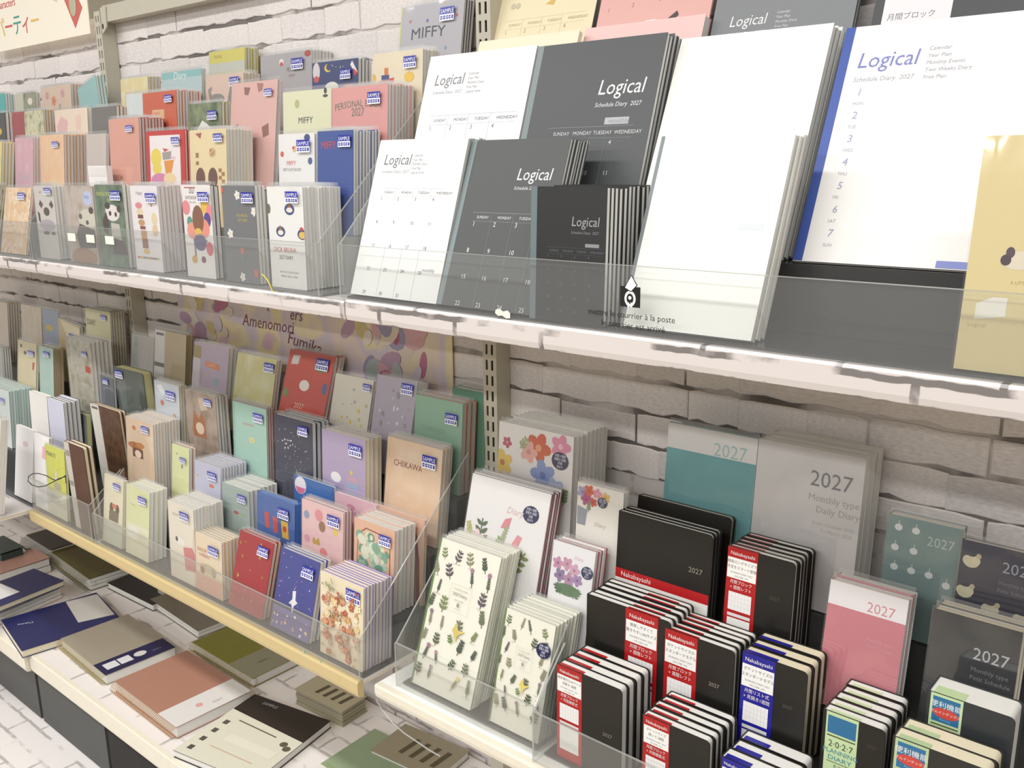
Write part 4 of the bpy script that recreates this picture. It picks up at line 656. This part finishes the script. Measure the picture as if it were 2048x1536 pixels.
S('D1', (1012, 1217), 1112, 1166, 'short cream diary with botanical herb pattern and navy dot', 'f2f0e1', lean=14.5, fringe=.006, page=paint('dfe3cc', .6, 'paper'), spine='5f7f3c', art=[('r', 0, 0, .03, 3, '68863f')] + herbs(4, 2.0) + boxed() + dot(.86, .52, .14), dmax=.075, n=8)
S('D2', (946, 948), 1103, 1152, 'white diary with pink tulips and green leaves', 'e9e7e6', lean=15, th=.006, back='7a2f3c', dmax=.028, stick=None, art=[('t', 'Diary', .50, .36, .11, 'd9b4b8', 'l', .25)] + dot(.80, .30, .10) + [('g', .22, .85, .34, 1.57, '5f6f52', 0), ('g', .40, .95, .3, 1.2, '8a9a5c', 1), ('g', .66, 1.05, .34, 1.0, '7d8a52', 0), ('p', [(.46, .56), (.50, .44), (.58, .40), (.56, .54)], 'd98a94'), ('p', [(.62, .72), (.68, .58), (.74, .60), (.70, .74)], 'e0949c'), ('f', .18, .78, .11, 'ecd2d0', 'c9a48a'), ('f', .34, .86, .11, 'e9c0c0', 'd0a090'), ('f', .54, 1.0, .12, 'e0909c', 'b46a74'), ('g', .1, .8, .22, 1.9, 'b9b870', 1), ('g', .48, .8, .3, 1.3, 'a4b08a', 2)])
S('D2', (1108, 1082), 1192, 1216, 'white diary with purple rose bouquet', 'eceaec', lean=11, n=3, back='8f2f44', dy=.004, art=[('t', 'Diary', .52, .30, .11, 'd9b4c4', 'l', .25), ('f', .16, .5, .14, 'c48fae', '9a6084'), ('f', .38, .46, .15, 'c897ac', 'b4748c'), ('f', .56, .56, .15, 'd0a4bc', 'b07a94'), ('f', .24, .76, .15, '8f789c', '6f5884'), ('f', .46, .80, .15, 'b48aa8', '8a6080'), ('f', .66, .76, .13, 'a486b0', '7f6494'), ('e', .45, 1.05, .3, .14, '5f7a58'), ('g', .3, 1.2, .3, 2.2, '4f6a4c', 0), ('g', .6, 1.2, .3, .9, '6a8460', 0)] + dot(.86, .52, .14))
S('D3', (999, 843), 1148, 1222, 'white diary with watercolour poppies and blue blossoms', 'e3dfdc', lean=4, th=.011, art=[('f', .55, .24, .18, 'c9603f', 'e0a07a'), ('f', .42, .32, .13, 'e0a9a0', 'c98a84'), ('f', .12, .26, .07, 'b4546a', 'e0a0a0'), ('f', .62, .58, .18, '7f92c4', '5f70ac'), ('f', .06, .54, .16, 'dcc060', 'b4744a'), ('f', .84, .16, .14, 'd88aa4', 'e9b9c4'), ('f', .78, .72, .14, 'a4aed0', '8a94c0'), ('g', .3, .3, .2, .9, '9aa87c', 0), ('g', .9, .9, .22, 1.4, '6f9060', 1), ('g', .68, .95, .2, 2.4, 'b08ab0', 1)] + dot(.84, .34, .11))
S('D3', (1156, 964), 1248, 1258, 'white diary with flower basket picture, half hidden by black diaries', 'e6e2da', lean=4, n=2, dy=-.02, art=[('f', .12, .2, .13, 'a098bc', '7f76a0'), ('f', .26, .14, .12, 'd0603f', 'b4482f'), ('f', .20, .34, .12, 'b04a84', '8f3468'), ('f', .44, .16, .10, 'd88aa0', 'e0b0b4'), ('f', .36, .36, .09, 'c9483f', '9a302c'), ('g', .26, .6, .24, 1.5, '7a8a68', 1), ('p', [(.02, .5), (.24, .55), (.2, .9), (.02, .9)], '8a8f9c'), ('f', .62, .2, .10, 'dcb060', 'b48a3c'), ('t', 'Diary', .4, .85, .12, 'd0c4b4', 'l', .25)] + dot(.56, .32, .11))
# ---- black diaries
def band(u0, u1, colr, lines1, head='Nakabayashi', grid=True, foot=False):
    um = (u0 + u1) / 2; wd = u1 - u0; s = wd
    out = [('t', head, um, s * .24, s * .16, 'f2f0ee', 'c', 0, 1.0), ('r', u0 + .01, s * .33, u1 - .01, s * .98, 'f2f1ee')]
    for i, tx in enumerate(lines1[:2]): out.append(('t', tx, um, s * (.50 + .17 * i), s * .118, '2a2a2a', 'c', 0, .9))
    for i, tx in enumerate(('BUSINESS DIARY 2027', 'NO.2780, 270')): out.append(('t', tx, um, s * (.82 + .11 * i), s * .075, '6a6a6a', 'c'))
    for i, tx in enumerate(lines1[2:]): out.append(('t', tx, um, s * (1.14 + .17 * i), s * .135, 'f2e9e6', 'c', 0, .9))
    if grid:
        out.append(('r', u0 + wd * .12, s * 1.42, u1 - wd * .12, s * 2.0, 'eeecea'))
        for i in range(1, 7): out.append(('r', u0 + wd * (.12 + .11 * i), s * 1.42, u0 + wd * (.128 + .11 * i), s * 2.0, 'c9c9cc'))
        for i in range(1, 4): out.append(('r', u0 + wd * .12, s * (1.42 + .14 * i), u1 - wd * .12, s * (1.428 + .14 * i), 'cfcfd2'))
        out.append(('r', u0 + wd * .12, s * 2.1, u1 - wd * .12, s * 2.2, 'dcdada')); out.append(('r', u0 + wd * .12, s * 2.25, u1 - wd * .12, s * 3.2, 'ecebe8'))
    if foot: out.append(('e', um + wd * .1, s * 2.75, wd * .22, wd * .17, '55565c'))
    return out
RED, BLU = 'b3191d', '1f1f94'
HB = dict(style='hard', sleeve=False, name='hardcover_diary', cat='diary', rough=.38)
BK = '1d1b18'
L1 = ('携帯しやすくて', '書きやすいA6サイズ', '月間ブロック', '+ 週間レフト'); L2 = ('ポケットサイズの', 'スタンダードモデル', '月間ブロック', '+ 週間レフト'); L3 = ('細長ロングサイズで', '予定をスマート管理', '月間ブロック', '+ 週間レフト'); L4 = ('ポケットサイズの', 'スタンダードモデル', '月間リスト式', '+ 見開き1週間'); L5 = ('ポケットサイズ', '開いて1週間', '月間ブロック', '+ 月間横罫式')
S('K1', (1114, 1328), 1244, 1322, 'black hardcover diary with red band, front row by the herb diaries', BK, n=4, lean=0, obi=(.0, .40, RED, band(0, .40, RED, ('携帯便利なA6サイズ', '見開き1週間', '月間ブロック', '+ 月間横罫式'))), art=[('t', '2027', .72, .78, .075, '8f8878')], **HB)
S('K1', (1285, 1428), 1420, 1492, 'black hardcover diary with red band at the bottom of the picture', BK, n=5, lean=0, obi=(.02, .42, RED, band(.02, .42, RED, L5)), art=[('t', '2027', .70, .75, .075, '8f8878')], **HB)
S('K1', (1442, 1512), 1580, 1640, 'black hardcover diary with blue band at the bottom edge', BK, n=3, lean=0, obi=(.02, .42, BLU, band(.02, .42, BLU, L4)), **HB)
S('K2', (1174, 1188), 1342, 1398, 'black landscape diary with red band in the second black row', BK, n=5, lean=1, obi=(.48, .86, RED, band(.48, .86, RED, L1)), **HB)
S('K2', (1331, 1256), 1470, 1535, 'black hardcover diary with red band and gold year, second row', BK, n=5, lean=1, obi=(.0, .48, RED, band(0, .48, RED, L2)), art=[('t', '2027', .66, .58, .075, '9a9080')], **HB)
S('K2', (1486, 1303), 1616, 1684, 'black hardcover diary with royal blue band', BK, n=3, lean=2, obi=(.0, .52, BLU, band(0, .52, BLU, L4, foot=True)), page=M_CREAM, art=[('t', '2027', .66, .62, .075, '5a554c')], **HB)
def pband(u0, u1):
    um = (u0 + u1) / 2; s = u1 - u0
    out = [('r', u0 + .03, s * .1, u1 - .03, s * .62, '2f6f9c'), ('r', u0 + .03, s * .68, u1 - .03, s * .72, '55603a'), ('t', '2·0·2·7', um, s * 1.02, s * .28, '3a4a30', 'c', 0, .9), ('t', 'PLANNING', um, s * 1.22, s * .20, '3f8a94', 'c'), ('t', 'DIARY', um, s * 1.42, s * .20, '3f8a94', 'c', 0, 1.2), ('r', u0 + .05, s * 1.47, u1 - .05, s * 1.49, '55603a'), ('t', 'P-201', um, s * 1.64, s * .14, '4a4a40', 'c'), ('r', u0, s * 1.86, u1, s * 2.3, '2f6f8c'), ('t', '1 week', um, s * 2.04, s * .17, 'e6efe6', 'c')]
    return out
def pband2(u0, u1):
    um = (u0 + u1) / 2; s = u1 - u0
    return [('r', u0 + .03, s * .08, u1 - .03, s * .8, '2f6f9c'), ('t', '便利機能', um, s * .36, s * .21, 'f0f0ea', 'c'), ('e', um, s * .52, s * .42, s * .15, 'c9483f'), ('t', 'サムインデックス', um, s * .55, s * .10, 'f0e6e0', 'c'), ('t', 'Planning', um, s * .74, s * .09, '8fb4c9', 'c'), ('t', '2·0·2·7', um, s * 1.14, s * .28, '3a4a30', 'c', 0, .9), ('r', u0 + .03, s * .86, u1 - .03, s * .90, '55603a'), ('t', 'PLANNING', um, s * 1.36, s * .20, '3f8a94', 'c'), ('t', 'DIARY', um, s * 1.6, s * .20, '3f8a94', 'c', 0, 1.2)]
S('K2', (1647, 1418), 1772, 1838, 'black pocket diary with pale green band and large year numerals', BK, n=5, lean=0, dy=-.02, obi=(.06, .58, 'c9dfae', pband(.06, .58)), art=[('t', '2027', .72, .34, .075, '4f4a42')], **HB)
S('K2', (1856, 1382), 2032, 2052, 'dark diary with pale green band and blue notice panel', '34373a', n=1, th=.012, lean=1, dy=.0, obi=(.04, .42, 'c9dfae', pband2(.04, .42)), **HB)
S('K2', (1786, 1472), 1985, 2010, 'black diary with green band at the bottom corner', '2c2b29', n=2, lean=0, dy=-.055, page=M_CREAM, obi=(.03, .38, 'b9cfa0', pband2(.03, .38)), z=.728, **HB)
S('K3', (1238, 1022), 1426, 1446, 'wide black diary with red paper strip along its foot', BK, n=3, lean=4, th=.009, art=[('t', '2027', .78, .42, .075, '8f8878'), ('r', 0, .60, 1, .70, RED), ('t', 'Nakabayashi', .06, .675, .07, 'f0e6e0'), ('r', 0, .70, 1, 1.3, 'e6e3de')], dmax=.03, **HB)
S('K3', (1277, 992), 1464, 1474, 'open-backed black diary standing behind the wide one', '23201c', n=1, th=.008, lean=8, dy=.042, page=paint('b9b5a8', .7, 'paper'), **HB)
S('K3', (1457, 1092), 1592, 1652, 'tall slim black diary with red band', BK, n=5, lean=3, obi=(.0, .46, RED, band(0, .46, RED, L3)), art=[('t', '2027', .66, .60, .075, '4f4a42')], **HB)
S('K3', (1662, 1162), 1818, 1836, 'pink and white diary with the year in pink', 'c97a84', lean=9, n=2, name='year_diary', rough=.35, fringe=.008, dy=-.01, art=[('r', 0, 0, 1, .30, 'e9e3e4'), ('t', '2027', .50, .27, .18, 'd08a94', 'l', 0, .95), ('t', 'Monthly type', .56, .62, .055, 'd79aa2'), ('t', 'Petit Schedule', .56, .70, .055, 'd79aa2')])
S('K3', (1868, 1220), 2046, 2062, 'black diary in clear cover with grey year numerals', '2c2d30', lean=7, n=2, name='year_diary', rough=.3, fringe=.008, page=M_CREAM, art=[('t', '2027', .50, .42, .19, 'b4b4b8', 'l', 0, .95), ('t', 'Monthly type', .50, .55, .07, '7a7a80'), ('t', 'Petit Schedule', .50, .64, .07, '7a7a80'), ('t', 'From October 2026', .52, .78, .04, '9a9aa0'), ('t', 'To March 2028', .62, .85, .04, '9a9aa0')])
S('K4', (1338, 846), 1517, None, 'large teal and white diary with grey year numerals', '6ba3a6', lean=5, n=1, th=.01, name='year_diary', rough=.35, mat=wash('teal_cover', ['6fa8ac', '5f9a9e', '66a2a6'], 8), art=[('r', 0, 0, 1, .27, 'd6d5d4'), ('t', '2027', .53, .26, .20, '9fb9bc', 'l', 0, .95)], sleeve=True)
S('K4', (1518, 880), 1733, 1786, 'large pale grey diary with dark year numerals', 'cfcccb', lean=5, n=3, name='year_diary', rough=.35, mat=wash('pale_grey_cover', ['d2cfce', 'cac7c6', 'd6d4d3'], 8), dmax=.06, art=[('t', '2027', .52, .32, .20, '77777a', 'l', 0, .95), ('t', 'Monthly type', .52, .45, .085, 'a4a2a2'), ('t', 'Daily Diary', .60, .55, .085, 'a4a2a2'), ('t', 'From October 2026', .58, .66, .045, 'b0aeae'), ('t', 'To March 2028', .66, .72, .045, 'b0aeae')])
def apples(): return [x for v, us in ((.15, (.16, .40)), (.42, (.14, .40)), (.68, (.16, .40, .64)), (.76, (.88,))) for u in us for x in (('e', u, v, .055, .045, 'd9dcda'), ('r', u - .004, v - .09, u + .008, v - .04, 'c9cfcc'))]
S('K4', (1777, 1030), 1925, 1936, 'blue-grey diary with white apple pattern', '78908f', lean=5, n=1, th=.012, name='year_diary', rough=.35, art=apples() + [('t', '2027', .56, .30, .18, 'b9c4c4', 'l', 0, .95), ('t', 'Monthly type', .56, .42, .05, '94a8a8'), ('t', 'Petit Schedule', .56, .5, .05, '94a8a8')])
def sheep(u, v, s=1): return [('e', u, v, .09 * s, .06 * s, 'd4cdb0'), ('e', u - .05 * s, v - .015, .05 * s, .05 * s, 'd4cdb0'), ('e', u + .05 * s, v - .02, .05 * s, .05 * s, 'd9d2b6'), ('e', u + .075 * s, v - .075 * s, .03 * s, .028 * s, 'c4b898')]
S('K4', (1925, 1080), 2110, None, 'dark navy diary with cream sheep pattern', '302e44', lean=5, n=1, th=.012, dy=-.012, name='year_diary', rough=.35, art=sheep(.13, .22) + sheep(.1, .55) + sheep(.4, .68) + sheep(.75, .70) + [('t', '2027', .47, .25, .17, 'a4a4ac', 'l', 0, .95), ('t', 'Monthly type', .45, .38, .06, '6f6f80'), ('t', 'Petit Schedule', .45, .46, .06, '6f6f80')])

# ---- notebooks lying on the low shelf
def flat(corners, zt, zb, d, c, art=(), page=None, spiral=None, name='spiral_notebook', cat='notebook', mat=None, layers=1, ringcol='b9a878'):
    """corners: photo pixels of the top face, front-left, front-right, back-right, back-left (on height zt)"""
    Q = [onZ(p, zt) for p in corners]; A0 = Q[0]; ex = Q[1] - Q[0]; ey = (Q[3] - Q[0] + Q[2] - Q[1]) / 2
    wx = np.linalg.norm(ex); ex = ex / wx; ey = ey - ex * np.dot(ey, ex); wy = np.linalg.norm(ey); ang = math.atan2(ex[1], ex[0])
    if np.cross(ex[:2], ey[:2]) < 0: raise ValueError(d)
    m = mat or paint(c, .35, 'cover'); hh = zt - zb; mb = MB(); ct = .0012
    mb.box(0, wx, 0, wy, hh - ct, hh, m); mb.box(0, wx, 0, wy, 0, ct, m)
    o = mb.build(name, loc=(A0[0], A0[1], zb)); o.rotation_euler = (0, 0, ang); tag(o, d, cat)
    for k in range(layers):
        t0, t1 = ct + (hh - 2 * ct) * k / layers, ct + (hh - 2 * ct) * (k + .86 if layers > 1 else k + 1) / layers
        pg = MB(); i_ = .002 + .001 * (k % 2); pg.box(i_, wx - i_, i_, wy - i_, t0 + .0001, t1 - .0001, page or M_PAGE); pg.build('page_block', o)
    pr = MB(); tx = MB(); k = 0
    for it in art:                               # u along front edge, v away from the viewer, both 0..1
        k += 1; zz = hh + .0001 + k * .00003
        if it[0] == 'q': pr.add([(u * wx, v * wy, zz) for u, v in it[1]], [tuple(range(len(it[1])))], paint(it[2], .35))
        elif it[0] == 'e': pr.add([(it[1] * wx + it[3] * math.cos(t), it[2] * wy + it[4] * math.sin(t), zz) for t in [.4488 * i for i in range(14)]], [tuple(range(14))], paint(it[5]))
        elif it[0] == 't':
            vs, fs, wd = glyphs(it[1]); ca, sa = math.cos(it[6]), math.sin(it[6]); tx.add([(it[2] * wx + (a * ca - b * sa) * it[4], it[3] * wy + (a * sa + b * ca) * it[4], hh + .0016) for a, b in vs], fs, paint(it[5]))
    if pr.v: pr.build('cover_print', o)
    if tx.v: tx.build('cover_lettering', o)
    if spiral:
        L_ = wy if spiral in 'lr' else wx; n = int(L_ / .0062); rb = MB(); mr = paint(ringcol, .3, 'metal_paint')
        for i in range(n):
            s = .005 + i * .0062; pts = []
            for j in range(8):
                a = math.pi * 2 * j / 8; rr_ = hh * .5 - .0012; e = (rr_ + .002) * math.cos(a); zz = hh / 2 + rr_ * math.sin(a)
                pts.append((e, s, zz) if spiral == 'l' else (wx + e, s, zz) if spiral == 'r' else (s, e, zz) if spiral == 'f' else (s, wy + e, zz))
            tube(rb, pts, .0010, mr, 4, True)
        ro_ = rb.build('ring_binding', o); ro_['kind'] = 'stuff'
    return o
ZS = .3555
flat([(2, 1240), (43, 1302), (243, 1228), (183, 1184)], .375, ZS, 'navy spiral notebook with white card, nearest the shelf edge on the far side', '262a5e', page=M_CREAM, spiral='l', art=[('q', [(.02, .66), (.72, .62), (.80, .98), (.06, .99)], 'd3d0ca'), ('t', 'SAMPLE', .30, .10, .011, 'c4c6dc', 1.2)], ringcol='8f8c9c')
flat([(121, 1277), (211, 1351), (352, 1294), (255, 1228)], .380, ZS, 'grey spiral notebook with dark blue paper band', 'a09787', spiral='f', art=[('q', [(.74, 0), (1, 0), (1, 1), (.74, 1)], '25224a'), ('q', [(.80, .08), (.92, .08), (.92, .26), (.80, .26)], 'dcdce0'), ('q', [(.80, .28), (.92, .28), (.92, .45), (.80, .45)], 'dcdce0'), ('e', .86, .58, .012, .015, 'd4d3d0'), ('t', '2027', .92, .72, .011, '77789c', 1.5)])
flat([(229, 1362), (352, 1455), (490, 1374), (372, 1298)], .382, ZS, 'copper pink spiral notebook with white paper band', 'ad7f6d', spiral='f', ringcol='c9a07c', art=[('q', [(.72, 0), (1, 0), (1, 1), (.72, 1)], 'dfdcd9'), ('e', .86, .42, .008, .008, 'd9a4a0'), ('t', 'DIARY', .92, .55, .008, 'b4b0ae', 1.5)])
flat([(346, 1500), (505, 1566), (640, 1436), (492, 1380)], .372, ZS, 'black notebook with cream sample page inserted', '2e2722', name='planner_book', cat='planner', art=[('q', [(0, 0), (1, 0), (1, .62), (0, .72)], 'dcd9c8'), ('q', [(.08, .08), (.14, .08), (.14, .14), (.08, .14)], '57534a'), ('q', [(.08, .22), (.14, .22), (.14, .28), (.08, .28)], '57534a'), ('q', [(.08, .36), (.14, .36), (.14, .42), (.08, .42)], '57534a'), ('q', [(.08, .50), (.14, .50), (.14, .56), (.08, .56)], '57534a'), ('q', [(.2, .6), (.72, .56), (.72, .575), (.2, .615)], '6a6550'), ('e', .86, .52, .009, .008, '5f5a48'), ('e', .93, .48, .009, .008, '5f5a48'), ('q', [(.25, .2), (.8, .18), (.8, .19), (.25, .21)], 'c9a890'), ('q', [(.3, .32), (.9, .30), (.9, .40), (.3, .42)], 'e3e0d0'), ('t', 'SAMPLE', .2, .9, .012, 'b9b9c4', 0)])
flat([(384, 1284), (506, 1357), (640, 1312), (480, 1238)], .378, ZS, 'olive green notebook with grey paper band', '7c7a2c', spiral='f', art=[('q', [(.62, 0), (1, 0), (1, 1), (.62, 1)], '8f8c74'), ('t', 'DIARY', .82, .3, .01, '77745f', 1.5)])
flat([(300, 1198), (395, 1262), (520, 1232), (420, 1180)], .376, ZS, 'brown-grey notebook in loose plastic wrap', '7d7566', name='wrapped_notebook', layers=2)
flat([(214, 1165), (305, 1210), (410, 1180), (330, 1140)], .374, ZS, 'dark notebook in clear bag under the middle shelf', '2c2824', name='wrapped_notebook', layers=3)
flat([(100, 1102), (178, 1158), (290, 1130), (200, 1080)], .392, ZS, 'thick olive spiral notebook stack under the middle shelf', '5a5220', spiral='f', layers=3, ringcol='9a9478')
flat([(52, 1070), (100, 1100), (190, 1078), (130, 1050)], .40, ZS, 'dark brown spiral notebook stack at the back', '3f3430', spiral='f', layers=2, ringcol='aaa49c')
flat([(-75, 1242), (128, 1161), (92, 1128), (-100, 1200)], .415, .3995, 'navy notebook with white slip on top of the pile', '25295a', name='planner_book', page=M_CREAM, art=[('q', [(.30, .25), (.62, .25), (.62, .9), (.30, .9)], 'dedcdc')])
flat([(-70, 1248), (122, 1167), (90, 1136), (-105, 1205)], .398, ZS, 'pile of pink and white notebooks under the navy one', 'c9a49a', name='planner_book', layers=4)
flat([(-70, 1140), (-40, 1160), (92, 1108), (50, 1088)], .40, ZS, 'dusty rose notebook at the frame edge', 'b98f82', name='planner_book', layers=2)
flat([(-40, 1085), (0, 1108), (38, 1090), (10, 1070)], .425, ZS, 'dark green box of notebooks at the frame edge', '2f3f3c', name='notebook_box', cat='box', layers=2, page=paint('3c4c48', .5))
flat([(588, 1378), (684, 1424), (744, 1394), (640, 1352)], .392, ZS, 'stack of beige planners with brown stripes under the middle shelf', 'b4ab90', name='planner_book', layers=4, page=paint('a49c84', .6, 'paper'), art=[('q', [(.30 + .16 * i, .25), (.37 + .16 * i, .25), (.40 + .16 * i, .75), (.33 + .16 * i, .75)], '5a5038') for i in range(4)])
flat([(590, 1560), (720, 1640), (860, 1500), (690, 1440)], .366, ZS, 'sage green planner with white lower edge in the front corner', '93a486', name='planner_book', art=[('q', [(0, 0), (1, 0), (1, .25), (0, .3)], 'e3e4d8'), ('q', [(.05, .33), (.6, .27), (.6, .29), (.05, .35)], '8aa060')])
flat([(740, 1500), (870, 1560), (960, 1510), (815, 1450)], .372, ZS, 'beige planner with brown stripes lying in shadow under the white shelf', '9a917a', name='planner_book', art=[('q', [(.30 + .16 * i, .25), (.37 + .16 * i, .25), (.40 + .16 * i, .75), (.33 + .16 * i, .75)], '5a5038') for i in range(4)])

# ---- small odds and ends
mb = MB(); P = onLean((172, 332), -.236, 1.316, math.radians(2)); mb.box(0, .075, 0, .012, 0, P[2] - 1.3165, paint('f2f0ee', .4, 'card')); o = mb.build('card_holder', loc=(P[0], -.236 + .018, 1.3165)); o.location = (float(P[0]), -.2265, 1.3165); tag(o, 'small white card holder between front rows of the upper shelf', 'card holder')
mb2 = MB(); mb2.box(.004, .071, -.0004, 0, P[2] - 1.3165 - .02, P[2] - 1.3165 - .002, paint('e3e0dc', .4)); mb2.build('blank_label', o)
mb = MB(); tube(mb, [onY(p, -.285) for p in ((752, 1399), (765, 1420), (785, 1445), (808, 1466), (835, 1484), (858, 1500), (880, 1512))], .0013, M_ACE); o = mb.build('clear_cord'); tag(o, 'clear plastic cord sagging below the white middle shelf', 'cord')
mb = MB(); tube(mb, [onY(p, -.3005) for p in ((606, 1300), (610, 1312), (620, 1320), (632, 1324), (642, 1324))], .0011, paint('9fd8d0', .4)); o = mb.build('mint_elastic'); tag(o, 'short mint green elastic below the starry blue diary', 'elastic band')
mb = MB(); tube(mb, [onY(p, -.3005) for p in ((524, 548), (532, 556), (540, 570), (544, 582), (553, 588))], .0009, paint('e0cf4a', .4)); o = mb.build('yellow_ribbon'); tag(o, 'thin yellow ribbon marker beside the charcoal flower diary', 'ribbon')
